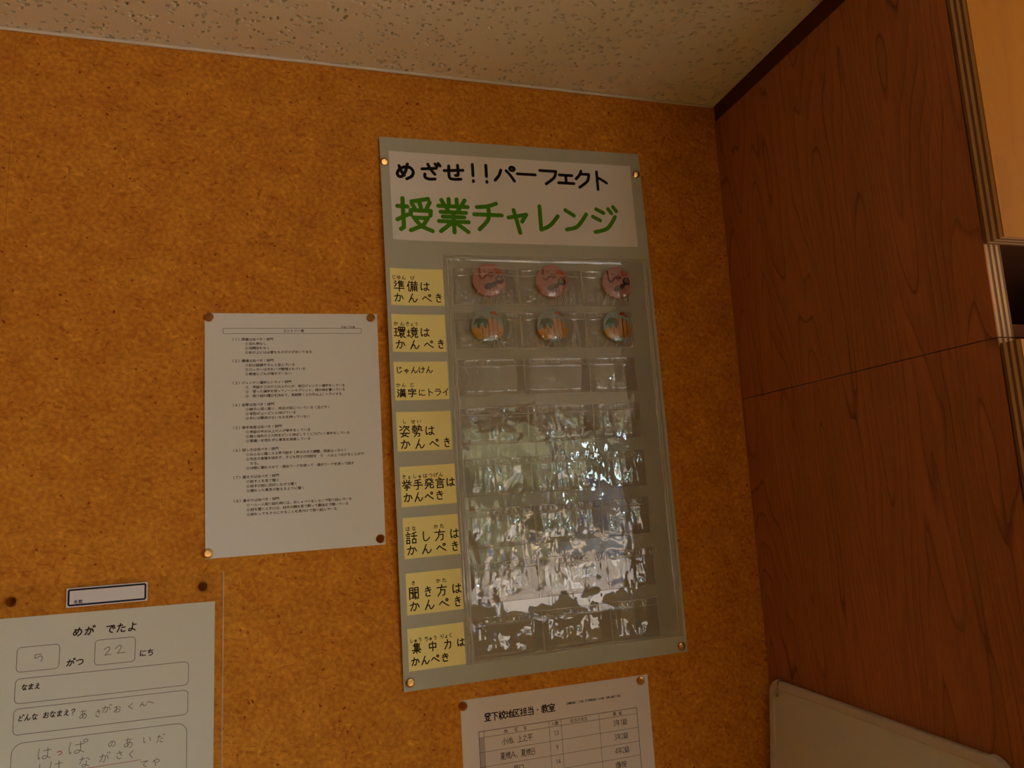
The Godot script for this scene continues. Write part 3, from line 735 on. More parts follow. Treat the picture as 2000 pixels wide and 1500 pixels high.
func cabinets() -> void:
	var wide := 1.6
	var specs := [
		{"n": "upper", "y0": 2.2297, "y1": 2.6715, "d0": 2.3195, "d1": 2.669, "l": "upper reddish wood cabinet under the ceiling with an open slot below its door"},
		{"n": "lower", "y0": 0.06, "y1": 2.2286, "d0": 0.08, "d1": 2.2225, "l": "tall lower wood cabinet whose side panel carries the whiteboard"}]
	for s in specs:
		var y0: float = s.y0
		var y1: float = s.y1
		var c := thing("cabinet", s.l, "cabinet", Vector3(0, y0, 0))
		var o := Vector3(0, -y0, 0)
		# side panel: face veneer and six plies behind it
		var sp := obj("side_panel", block(Vector3(0, y0, 0.0004), Vector3(0.0016, y1, 0.4222)), M.veneer, c, o)
		ply_stack(sp, Vector3(0.0016, y0, 0.002), Vector3(0.021, y1, 0.422), 0, 6)
		obj("end_panel", block(Vector3(wide - 0.021, y0, 0.002), Vector3(wide, y1, 0.422)), M.veneer, c, o)
		obj("back_panel", block(Vector3(0.021, y0, 0.002), Vector3(wide - 0.021, y1, 0.01)), M.dark_wood, c, o)
		obj("bottom_panel", block(Vector3(0.0211, y0, 0.01), Vector3(wide - 0.0211, y0 + 0.0125, 0.421)), M.dark_wood, c, o)
		obj("top_panel", block(Vector3(0.0211, y1 - 0.018, 0.01), Vector3(wide - 0.0211, y1, 0.421)), M.dark_wood, c, o)
		if s.n == "upper":
			obj("shelf", block(Vector3(0.0212, 2.322, 0.01), Vector3(wide - 0.0212, 2.338, 0.419)), M.dark_wood, c, o)
		var d := obj("door", block(Vector3(-0.0022, s.d0, 0.4445), Vector3(wide * 0.5 - 0.002, s.d1, 0.446), 0.0004), M.birch, c, o)
		ply_stack(d, Vector3(-0.002, s.d0, 0.4252), Vector3(wide * 0.5 - 0.002, s.d1, 0.4445), 2, 6, 1)
		obj("door", block(Vector3(wide * 0.5 + 0.002, s.d0, 0.4252), Vector3(wide, s.d1, 0.446), 0.0006), M.birch, c, o)
	# filler between the cabinet top and the ceiling, set back a little
	struct("trim_2", block(Vector3(0.0022, 2.6717, 0.001), Vector3(wide, H - 0.0005, 0.40)), M.dark_wood)
	struct("baseboard_back", block(Vector3(0.03, 0.0, 0.0), Vector3(wide, 0.06, 0.36)), M.dark_wood)

# ---------------------------------------------------------------- what the windows look out on
func outside() -> void:
	struct("ground", block(Vector3(-40, -0.5, -40), Vector3(60, -0.3, 70)), M.earth)
	var spots := [[-0.6, 20.0, 5.2, 2.0], [5.4, 22.0, 5.0, 2.1], [11.4, 20.0, 5.4, 2.1], [17.8, 23.0, 5.6, 2.3], [3.0, 14.5, 1.9, 0.75], [2.4, 29.0, 5.8, 2.5], [8.4, 29.0, 5.8, 2.5], [14.4, 29.5, 6.0, 2.6]]  # last three: back row added, unseen, to block bright sky from the far window
	var labels := ["leafy tree at the left end of the row beyond the yard", "second leafy tree from the left in the row beyond the yard", "third leafy tree from the left in the row beyond the yard", "tallest leafy tree at the right end of the row", "low round bush standing alone in front of the row of trees", "added unseen back row tree hiding the sky between the first and second trees", "added unseen back row tree hiding the sky between the second and third trees", "added unseen back row tree hiding the sky before the right end tree"]
	for k in spots.size():
		var s: Array = spots[k]
		var t := thing("tree", labels[k], "tree", Vector3(s[0], -0.3, s[1]), "trees in the yard outside")
		var tr := CylinderMesh.new()
		tr.top_radius = 0.10
		tr.bottom_radius = 0.17
		tr.height = s[2] * 0.6
		obj("trunk", tr, M.bark, t, Vector3(0, s[2] * 0.3, 0))
		var nn := noise(1.1, 60 + k, 3)
		var m := MB.new()
		var rad: float = s[3]
		m.grid(40, 24, func(u, v):
			var d := Vector3(cos(-u * TAU) * sin(v * PI), cos(v * PI), sin(-u * TAU) * sin(v * PI))
			return d * rad * (1.0 + 0.45 * nn.get_noise_3dv(d * 2.2)))
		obj("crown", m.mesh(), M.leaf, t, Vector3(0, s[2] * 0.72, 0))

	# long low school building across the yard: cream wall, dark windows, blue roof
	var b := thing("school_building", "long low cream building with a blue roof across the yard", "building", Vector3(8.0, -0.3, 34.0))
	obj("wall", block(Vector3(-14, 0, 0), Vector3(14, 1.7, 6)), mat(Color(0.66, 0.61, 0.53), 0.9), b)
	obj("roof", block(Vector3(-14.4, 1.7, -0.5), Vector3(14.4, 2.5, 6.4)), mat(Color(0.30, 0.36, 0.52), 0.9), b)
	for k in 7:
		obj("window", block(Vector3(-12.8 + k * 4, 0.6, -0.06), Vector3(-10.8 + k * 4, 1.4, -0.01)), mat(Color(0.10, 0.12, 0.14), 0.1), b)

# ---------------------------------------------------------------- whiteboard leaning on the cabinet side
func whiteboard() -> void:
	var t := thing("whiteboard", "small white framed whiteboard with rounded corners leaning on the dark wood panel", "whiteboard")
	t.position = Vector3(-0.0005, 1.8375, 0.194)
	t.rotation = Vector3(-0.008, 0, -0.105)
	var hw := 0.181
	var ht := 0.46
	var f := 0.0115
	var th := 0.0095
	obj("writing_face", block(Vector3(-th + 0.002, -ht + f * 0.6, -hw + f * 0.6), Vector3(-th + 0.0045, -f * 0.6, hw - f * 0.6)), M.enamel, t)
	obj("backing", block(Vector3(-0.004, -ht + f * 0.6, -hw + f * 0.6), Vector3(-0.001, -f * 0.6, hw - f * 0.6)), M.plastic, t)
	obj("frame_rail", block(Vector3(-th, -f, -hw + 0.02), Vector3(0, 0, hw - 0.02), 0.0025), M.plastic, t)
	obj("frame_rail", block(Vector3(-th, -ht, -hw + 0.02), Vector3(0, -ht + f, hw - 0.02), 0.0025), M.plastic, t)
	obj("frame_rail", block(Vector3(-th, -ht + 0.02, -hw), Vector3(0, -0.02, -hw + f), 0.0025), M.plastic, t)
	obj("frame_rail", block(Vector3(-th, -ht + 0.02, hw - f), Vector3(0, -0.02, hw), 0.0025), M.plastic, t)
	# four quarter-round corner caps, a little proud of the rails
	for sy in [0, 1]:
		for sz in [-1.0, 1.0]:
			var m := MB.new()
			var cy: float = -0.021 if sy == 0 else -ht + 0.021
			var cz: float = sz * (hw - 0.021)
			var up := 1.0 if sy == 0 else -1.0
			var r0 := 0.0085
			var r1 := 0.0222
			m.grid(14, 12, func(u, v):
				var e: float = u * PI / 2
				var q: float = v * PI
				# cross section swept round the corner: flat front with rounded shoulders
				var k := (r0 + r1) / 2 - cos(q) * (r1 - r0) / 2
				var x := -(th + 0.001) * pow(sin(q), 0.45)
				return Vector3(x, cy + up * sin(e) * k, cz + sz * cos(e) * k), (sz * up) < 0)
			var cap := MB.new()
			cap.grid(14, 1, func(u, v):
				var e: float = u * PI / 2
				var k: float = v * (r0 + 0.001)
				return Vector3(-th - 0.0004, cy + up * sin(e) * k, cz + sz * cos(e) * k), (sz * up) < 0)
			var o := obj("corner_cap", m.mesh(), M.plastic, t)
			obj("cap_web", cap.mesh(), M.plastic, o)

# ---------------------------------------------------------------- pins
func pin_mesh() -> ArrayMesh:
	var m := MB.new()
	var p := PackedVector2Array()
	for k in 9:
		var e := k / 8.0
		p.append(Vector2(0.0054 * e, 0.0014 + 0.00028 * (1.0 - e * e * e * e)))
	p.append(Vector2(0.0056, 0.0008)); p.append(Vector2(0.0055, 0.0003)); p.append(Vector2(0.0050, 0.0))
	p.append(Vector2(0.0012, 0.0)); p.append(Vector2(0.0005, -0.0008)); p.append(Vector2(0.0004, -0.002))
	m.lathe(p, 36)
	return m.mesh()

func pin(at: Vector3, label: String, tilt := Vector2.ZERO, group := "") -> void:
	if not M.has("pin"):
		M.pin = pin_mesh()
	var o := obj("thumbtack", M.pin, M.brass, null, at)
	o.rotation = Vector3(tilt.y, tilt.x, 0)
	tag(o, label, "thumbtack", group)

# ---------------------------------------------------------------- the pocket chart
const PW := 389.1
const PH := 725.5
func pz(x: float, y: float) -> float:   # height of the grey paper over the board, metres; x, y in millimetres from its top left
	var along := pow(maxf(sin(clampf(y / PH, 0.0, 1.0) * PI), 0.0), 0.6)
	var z := 0.0010 + 0.0075 * exp(-x / 34.0) * along + 0.0030 * exp(-(PW - x) / 30.0) * along
	return z + 0.0005 * (1.0 + nz.wave.get_noise_2d(x, y)) * along

func pl(x: float, y: float, up: float) -> Vector3:
	return Vector3((x - PW / 2) / 1000.0, (PH / 2 - y) / 1000.0, pz(x, y) + up / 1000.0)

func poster() -> void:
	nz.wave = noise(0.006, 31, 2)
	var t := thing("pocket_chart", "tall grey paper wall chart with title, yellow cards and clear badge pockets", "wall chart", Vector3(-0.3256, 2.2403, 0))
	t.rotation.z = 0.0191
	obj("backing_paper", paper(48, 80, func(u, v): return pl(u * PW, v * PH, 0.0), 0.0003), M.grey_paper, t)
	# title strip
	var s := Sheet.new(360.6, 127.4, 4.0, Color(0.91, 0.915, 0.90), 0.008, 1)
	var o := Vector2(12.2, 20.6)
	var row := [["め", 19.0, 35.0, 29, 27], ["ざ", 53.5, 34.5, 30, 26], ["せ", 86.5, 33.5, 30, 26], ["！", 114.0, 31.0, 30, 31], ["！", 133.5, 31.0, 30, 31], ["パ", 159.0, 32.5, 33, 26], ["ー", 192.0, 29.5, 32, 27], ["フ", 225.0, 31.0, 34, 27], ["エ", 255.0, 37.5, 27, 19], ["ク", 281.5, 31.5, 29, 28], ["ト", 307.0, 31.5, 30, 30]]
	for g in row:
		put(s, g[0], g[1] - o.x, g[2] - o.y, g[3], g[4], 4.3)
	s.ink(Color(0.07, 0.06, 0.06))
	row = [["授", 19.0, 86.5, 48, 48], ["業", 74.0, 86.0, 47, 48], ["チ", 124.5, 86.0, 45, 45], ["ヤ", 174.0, 95.0, 34, 38], ["レ", 214.0, 87.0, 42, 44], ["ン", 257.5, 87.0, 42, 43], ["ジ", 303.0, 85.0, 45, 45]]
	for g in row:
		put(s, g[0], g[1] - o.x, g[2] - o.y, g[3], g[4], 5.9)
	s.ink(Color(0.29, 0.56, 0.07))
	obj("title_strip", paper(40, 14, func(u, v): return pl(12.2 + u * 360.6, 20.6 + v * 127.4, 0.35), 0.0002), printed(s.texture()), t)
	cards(t)
	pockets(t)
	pin(t.transform * pl(5.3, 37.6, 0.2), "bright brass tack in the top left corner of the grey chart", Vector2(0.14, 0.30))
	pin(t.transform * pl(381.8, 33.6, 0.2), "dull gold tack in the top right corner of the grey chart", Vector2(-0.07, 0.28))
	pin(t.transform * pl(380.0, 717.2, 0.2), "dark tack in the bottom right corner of the grey chart", Vector2(-0.1, 0.0))
	pin(t.transform * pl(8.2, 714.9, 0.2), "greenish brass tack in the bottom left corner of the grey chart", Vector2(0.11, -0.11))
	badges(t)

func cards(t: Node3D) -> void:
	# position and turn of each card, then runs of writing: text, x, y, character width, height, pitch (millimetres on the card)
	var kp := ["かんぺき", 4.5, 33.5, 13.2, 13.0, 19.0]
	var list := [
		[5.7, 188.1, 0.000, [["じゆん", 2.2, 9.8, 5.8, 6.0, 6.5], ["び", 26.8, 9.8, 6.2, 6.0, 6], ["準備", 4.6, 17.0, 14.2, 14.5, 17.6], ["は", 39.5, 17.8, 13.6, 13.0, 1], ["かんぺ", 3.6, 34.0, 13.4, 13.0, 19.0], ["き", 59.0, 33.6, 10.6, 13.2, 1]]],
		[4.9, 251.2, 0.000, [["かん", 2.4, 10.0, 6.2, 6.0, 8.4], ["きょう", 18.4, 10.0, 5.6, 6.0, 5.8], ["環境", 2.8, 17.2, 14.6, 14.6, 16.8], ["は", 37.2, 17.8, 13.6, 13.0, 1], ["かんぺ", 3.6, 34.4, 13.4, 13.0, 19.0], ["き", 59.4, 33.8, 10.6, 13.2, 1]]],
		[4.8, 315.3, -0.004, [["じゃんけん", 2.4, 6.2, 9.6, 9.4, 10.0], ["かん", 1.8, 28.0, 6.2, 5.6, 7.2], ["じ", 20.4, 28.0, 5.6, 5.8, 6], ["漢", 3.0, 35.6, 11.0, 11.0, 1], ["字", 17.4, 35.6, 11.0, 11.0, 1], ["にトライ", 31.0, 36.0, 9.8, 10.2, 10.6]]],
		[5.2, 381.3, 0.002, [["し", 7.6, 9.8, 5.4, 5.6, 1], ["せい", 19.0, 10.0, 5.8, 5.6, 7.6], ["姿勢", 3.4, 17.4, 14.2, 15.0, 15.8], ["は", 36.6, 18.6, 13.2, 13.0, 1], ["かんぺ", 3.6, 35.2, 13.4, 13.2, 19.0], ["き", 60.0, 35.0, 10.4, 13.2, 1]]],
		[6.6, 451.6, -0.010, [["きょしゅはつげん", 2.2, 10.2, 5.8, 5.6, 6.9], ["挙手発言", 2.0, 17.0, 12.4, 13.2, 14.4], ["は", 59.2, 17.4, 12.0, 12.0, 1], ["かんぺき", 2.6, 33.2, 12.0, 12.4, 13.8]]],
		[7.6, 516.0, -0.004, [["はな", 3.0, 11.0, 5.6, 5.6, 8.0], ["かた", 39.0, 11.0, 6.0, 5.6, 8.0], ["話", 2.8, 18.0, 14.6, 14.4, 1], ["し", 21.6, 18.0, 14.0, 14.0, 1], ["方", 39.8, 17.6, 13.8, 14.6, 1], ["は", 59.6, 18.0, 12.6, 13.0, 1], ["かんぺ", 3.0, 34.4, 13.4, 12.6, 19.0], ["き", 60.4, 34.0, 10.4, 13.0, 1]]],
		[8.1, 584.4, 0.000, [["き", 7.0, 9.6, 4.8, 5.6, 1], ["かた", 38.0, 10.2, 6.0, 5.4, 8.0], ["聞", 2.8, 17.6, 13.6, 14.6, 1], ["き", 22.0, 18.0, 11.0, 13.4, 1], ["方", 38.8, 17.8, 12.8, 14.4, 1], ["は", 58.0, 18.0, 12.6, 13.0, 1], ["かんぺ", 3.0, 34.4, 13.2, 12.6, 18.8], ["き", 59.6, 34.2, 10.2, 13.2, 1]]],
		[7.2, 651.3, 0.000, [["しゅう", 2.4, 11.4, 5.0, 6.0, 5.2], ["ちゅう", 21.0, 11.4, 5.2, 6.0, 5.4], ["りょく", 41.0, 11.0, 5.2, 6.0, 5.2], ["集", 5.0, 18.0, 11.4, 12.0, 1], ["中", 25.6, 18.4, 10.6, 11.6, 1], ["力", 45.2, 18.4, 10.4, 11.6, 1], ["は", 61.6, 18.6, 10.2, 10.6, 1], ["かんぺき", 2.8, 34.4, 11.0, 10.8, 12.6]]]]
	var k := 0
	for c in list:
		k += 1
		var s := Sheet.new(72.0, 50.8, 7.0, Color(1.0, 0.97, 0.66), 0.012, 100 + k)
		for big in [false, true]:
			for r in c[3]:
				if (r[3] > 8.0) == big:
					write(s, r[0], r[1], r[2], r[3], r[4], r[5], (1.35 if r[3] > 9.9 else 1.05) if big else 0.62)
		s.ink(Color(0.14, 0.09, 0.06))
		var cs := cos(c[2])
		var sn := sin(c[2])
		var curl := 0.6 + 0.4 * sin(k * 2.1)
		obj("label_card", paper(16, 12, func(u, v):
			var x: float = u * 72.0
			var y: float = v * 50.8
			return pl(c[0] + x * cs - y * sn, c[1] + x * sn + y * cs, 0.32 + curl * pow(u, 4.0) * (0.3 + 0.7 * v)), 0.0002), printed(s.texture(), 0.8), t)

const ROW_TOP := [186.0, 248.0, 313.0, 379.0, 446.5, 512.0, 581.0, 648.0]
const ROW_END := [238.0, 299.0, 363.0, 428.5, 496.0, 562.5, 632.0, 700.0]
const COL := [[90.5, 183.0], [184.5, 279.0], [280.5, 350.5]]
const BADGE := [[141.0, 203.5, 0], [232.0, 203.8, 0], [331.5, 204.6, 0], [134.5, 267.2, 1], [228.0, 267.6, 1], [326.0, 268.4, 1]]

func bump(d: float, w: float) -> float:
	return exp(-d * d / (w * w))

func crumple(x: float, y: float) -> float:   # millimetres: broad buckles, upright folds and fine creases of the soft film
	var low := clampf((y - 300.0) / 260.0, 0.0, 1.0)
	var a: float = nz.broad.get_noise_2d(x, y) * (0.50 + 0.55 * low)
	a += nz.fold.get_noise_2d(x * 2.2, y * 0.55) * (0.14 + 0.28 * low)
	a += nz.crease.get_noise_2d(x, y) * (0.05 + 0.04 * low)
	return a

# a thin bead along a line on the film: pts in millimetres with the height of the film at each point
func bead(m: MB, pts: PackedVector3Array, wide: float, high: float) -> void:
	var across := 6
	var k := m.v.size()
	for j in pts.size():
		var a := pts[maxi(j - 1, 0)]
		var b := pts[mini(j + 1, pts.size() - 1)]
		var d := Vector2(b.x - a.x, b.y - a.y).normalized().orthogonal()
		for i in across + 1:
			var e := PI * i / across
			var o := -cos(e) * wide * 0.5
			m.v.append(pl(pts[j].x + d.x * o, pts[j].y + d.y * o, pts[j].z + sin(e) * high))
			m.n.append(Vector3(-d.x * cos(e) * high, d.y * cos(e) * high, sin(e) * wide * 0.5 + 0.0001).normalized())
			m.t.append(Vector2(i, j))
	for j in pts.size() - 1:
		for i in across:
			var a := k + j * (across + 1) + i
			var c := a + across + 1
			m.i.append_array([a, a + 1, c + 1, a, c + 1, c])

func second_face(m: MB) -> void:   # the back of a film 0.15 mm thick
	var k := m.v.size()
	var back := PackedVector3Array()
	for p in m.v:
		back.append(p - Vector3(0, 0, 0.00015))
	m.v.append_array(back)
	var nn := m.n.duplicate()
	for j in k:
		nn[j] = -nn[j]
	m.n.append_array(nn)
	m.t.append_array(m.t.duplicate())
	var tri := m.i.duplicate()
	for j in tri.size() / 3:
		m.i.append_array([tri[3 * j] + k, tri[3 * j + 2] + k, tri[3 * j + 1] + k])

func add_welds(mesh: ArrayMesh, m: MB) -> void:
	mesh.surface_set_material(0, M.vinyl)
	if m.v.is_empty():
		return
	var a := []
	a.resize(Mesh.ARRAY_MAX)
	a[Mesh.ARRAY_VERTEX] = m.v; a[Mesh.ARRAY_NORMAL] = m.n; a[Mesh.ARRAY_TEX_UV] = m.t; a[Mesh.ARRAY_INDEX] = m.i
	mesh.add_surface_from_arrays(Mesh.PRIMITIVE_TRIANGLES, a)
	mesh.surface_set_material(1, M.weld)

func straight(a: Vector2, b: Vector2, f: Callable) -> PackedVector3Array:
	var n := int(a.distance_to(b) / 2.0) + 1
	var out := PackedVector3Array()
	for k in n + 1:
		var p := a.lerp(b, float(k) / n)
		out.append(Vector3(p.x, p.y, f.call(p.x, p.y)))
	return out

func sheet_height(x: float, y: float) -> float:
	var e := minf(minf(x - 79.0, 385.0 - x), minf(y - 167.0, 703.5 - y))
	var z := 0.55 + 0.22 * crumple(x + 300.0, y) * clampf(e / 8.0, 0.0, 1.0)
	# welded border ridges at the left, top and right
	z += 1.1 * bump(x - 86.5, 1.9) + 0.9 * bump(x - 381.0, 1.8) + 1.0 * bump(y - 172.0, 1.8) + 0.5 * bump(x - 82.0, 1.4)
	return maxf(z, 0.40)

func pockets(t: Node3D) -> void:
	nz.broad = noise(0.022, 71, 2)
	nz.fold = noise(0.030, 72, 2)
	nz.crease = noise(0.045, 73, 2)
	nz.crease.fractal_type = FastNoiseLite.FRACTAL_RIDGED
	var r0 := RandomNumberGenerator.new()
	r0.seed = 77
	var sh := obj("pocket_sheet", null, null, t)
	var m := MB.new()
	m.grid(240, 420, func(u, v): return pl(lerpf(79.0, 385.0, u), lerpf(167.0, 703.5, v), sheet_height(lerpf(79.0, 385.0, u), lerpf(167.0, 703.5, v))))
	second_face(m)
	var w := MB.new()
	for q in [[79.4, 167.4, 79.4, 703.0, 0.7], [84.4, 172.0, 84.4, 702.0, 0.8], [88.6, 174.0, 88.6, 702.0, 0.8], [79.4, 167.4, 384.6, 167.4, 0.6], [81.0, 170.6, 383.0, 170.6, 1.0], [384.4, 167.4, 384.4, 703.0, 0.7], [379.2, 174.0, 379.2, 702.0, 0.8], [382.6, 174.0, 382.6, 702.0, 0.6], [79.4, 703.2, 384.6, 703.2, 0.5]]:
		bead(w, straight(Vector2(q[0], q[1]), Vector2(q[2], q[3]), sheet_height), q[4] * 1.6, 0.28)
	sh.mesh = m.mesh()
	add_welds(sh.mesh, w)
	for r in 8:
		for c in 3:
			var x0: float = COL[c][0]
			var x1: float = COL[c][1]
			var y0: float = ROW_TOP[r]
			var y1: float = ROW_END[r]
			var bc := Vector2(-999, -999)
			if r < 2:
				bc = Vector2(BADGE[r * 3 + c][0], BADGE[r * 3 + c][1])
			var hf := func(x, y): return film(x, y, x0, x1, y0, y1, bc, r * 3 + c)
			var pm := MB.new()
			pm.grid(int((x1 - x0) / 0.7), int((y1 - y0) / 0.7), func(u, v): return pl(lerpf(x0, x1, u), lerpf(y0, y1, v), hf.call(lerpf(x0, x1, u), lerpf(y0, y1, v))))
			second_face(pm)
			var mesh := pm.mesh()
			var wb := MB.new()
			bead(wb, straight(Vector2(x0 + 0.3, y0), Vector2(x0 + 0.3, y1), hf), 1.1, 0.24)
			bead(wb, straight(Vector2(x1 - 0.3, y0), Vector2(x1 - 0.3, y1), hf), 1.0, 0.22)
			bead(wb, straight(Vector2(x0, y1 - 0.3), Vector2(x1, y1 - 0.3), hf), 1.0, 0.22)
			bead(wb, straight(Vector2(x0, y0 + 0.3), Vector2(x1, y0 + 0.3), hf), 1.0, 0.22)
			bead(wb, straight(Vector2(x0, y0 + 9.8), Vector2(x1, y0 + 9.8), hf), 1.0, 0.24)
			# pressed ovals along the lip
			var ox := x0 + r0.randf_range(4.0, 9.0)
			while ox < x1 - 4.0:
				if r0.randf() < 0.75:
					var ring := PackedVector3Array()
					var rx := r0.randf_range(1.0, 1.9)
					var ry := r0.randf_range(1.7, 2.5)
					for k in 13:
						var px := ox + cos(k * TAU / 12) * rx
						var py := y0 + 5.4 + sin(k * TAU / 12) * ry
						ring.append(Vector3(px, py, hf.call(px, py)))
					bead(wb, ring, 1.0, 0.28)
				ox += r0.randf_range(5.0, 9.0)
			# gathers running from the badge's lower rim to the bottom weld
			if r < 2:
				for k in 7:
					var ang := lerpf(0.22, 0.78, (k + r0.randf_range(-0.3, 0.3)) / 6.0) * PI
					var from := bc + Vector2.from_angle(ang) * r0.randf_range(19.0, 22.5)
					var to := Vector2(clampf(from.x + cos(ang) * r0.randf_range(4.0, 12.0), x0 + 2, x1 - 2), y1 - r0.randf_range(0.5, 3.0))
					if to.y > from.y + 2.0:
						bead(wb, straight(from, to, hf), r0.randf_range(0.8, 1.5), 0.4)
			# white stress creases, mostly in the left column
			var cracks := (r0.randi_range(3, 5) if c == 0 else r0.randi_range(0, 2)) if r > 0 else 0
			for k in cracks:
				var p := Vector2(x0 + r0.randf_range(2.0, 34.0 if c == 0 else 18.0), r0.randf_range(y0 + 12.0, y1 - 4.0))
				var dir := r0.randf() * TAU
				var line := PackedVector3Array()
				for j in r0.randi_range(5, 14):
					line.append(Vector3(p.x, p.y, hf.call(p.x, p.y)))
					dir += r0.randfn(0.0, 0.75)
					p += Vector2.from_angle(dir) * r0.randf_range(1.2, 2.8)
					p = p.clamp(Vector2(x0 + 1, y0 + 11), Vector2(x1 - 1, y1 - 1))
				bead(wb, line, 0.6, 0.2)
			add_welds(mesh, wb)
			obj("pocket", mesh, null, sh)

func film(x: float, y: float, x0: float, x1: float, y0: float, y1: float, bc: Vector2, id: int) -> float:
	var dl := x - x0
	var dr := x1 - x
	var dy := y1 - y
	# the film lies slack over most of the pocket and slopes evenly down to the weld at its right
	var wr := 14.0 + 2.5 * sin(y * 0.07 + id)
	var side := minf(clampf(dl / 6.0, 0.0, 1.0), clampf(dr / wr, 0.0, 1.0))
	var foot := clampf(dy / 7.0, 0.0, 1.0)
	foot = foot * (2.0 - foot)
	var slack := clampf(dl / 6.0, 0.0, 1.0) * clampf((dr - wr * 0.75) / 5.0, 0.0, 1.0) * clampf(dy / 4.0, 0.0, 1.0)
	var z := 0.85 + 2.7 * side * foot + crumple(x, y + id * 13.0) * slack
	# crimped lip: two ridges with a row of pressed ovals between them
	var ly := y - y0
	z += 0.45 * bump(ly - 1.4, 1.2) + 0.5 * bump(ly - 9.8, 1.2)
	var dots := sin(x * 0.78 + 1.3 * sin(x * 0.11 + id))
	z += 0.6 * maxf(dots, 0.0) * bump(ly - 5.5, 2.0)
	if bc.x > 0.0:
		var d := Vector2(x, y).distance_to(bc)
		var lift := 9.4 - 1.6 * pow(minf(d / 23.5, 1.0), 4.0) if d < 23.5 else 7.8 * pow(clampf(1.0 - (d - 23.5) / 20.0, 0.0, 1.0), 1.4)
		# gathers where the film is pulled round the lower rim of the badge
		var g := clampf((d - 19.0) / 5.0, 0.0, 1.0) * clampf((y - bc.y) / 22.0, 0.0, 1.0) * clampf(dy / 5.0, 0.0, 1.0)
		z = maxf(z, lift * minf(1.0, dy / 5.0 + 0.05)) + 0.9 * g * sin((x - bc.x) * 0.62 + 0.9 * sin(id + x * 0.2)) * (0.55 + 0.45 * sin(y * 0.7 + id + x * 0.15)) + 0.25 * crumple(x, y) * (1.0 if d < 23.5 else 0.0)
	return maxf(z, 0.80)

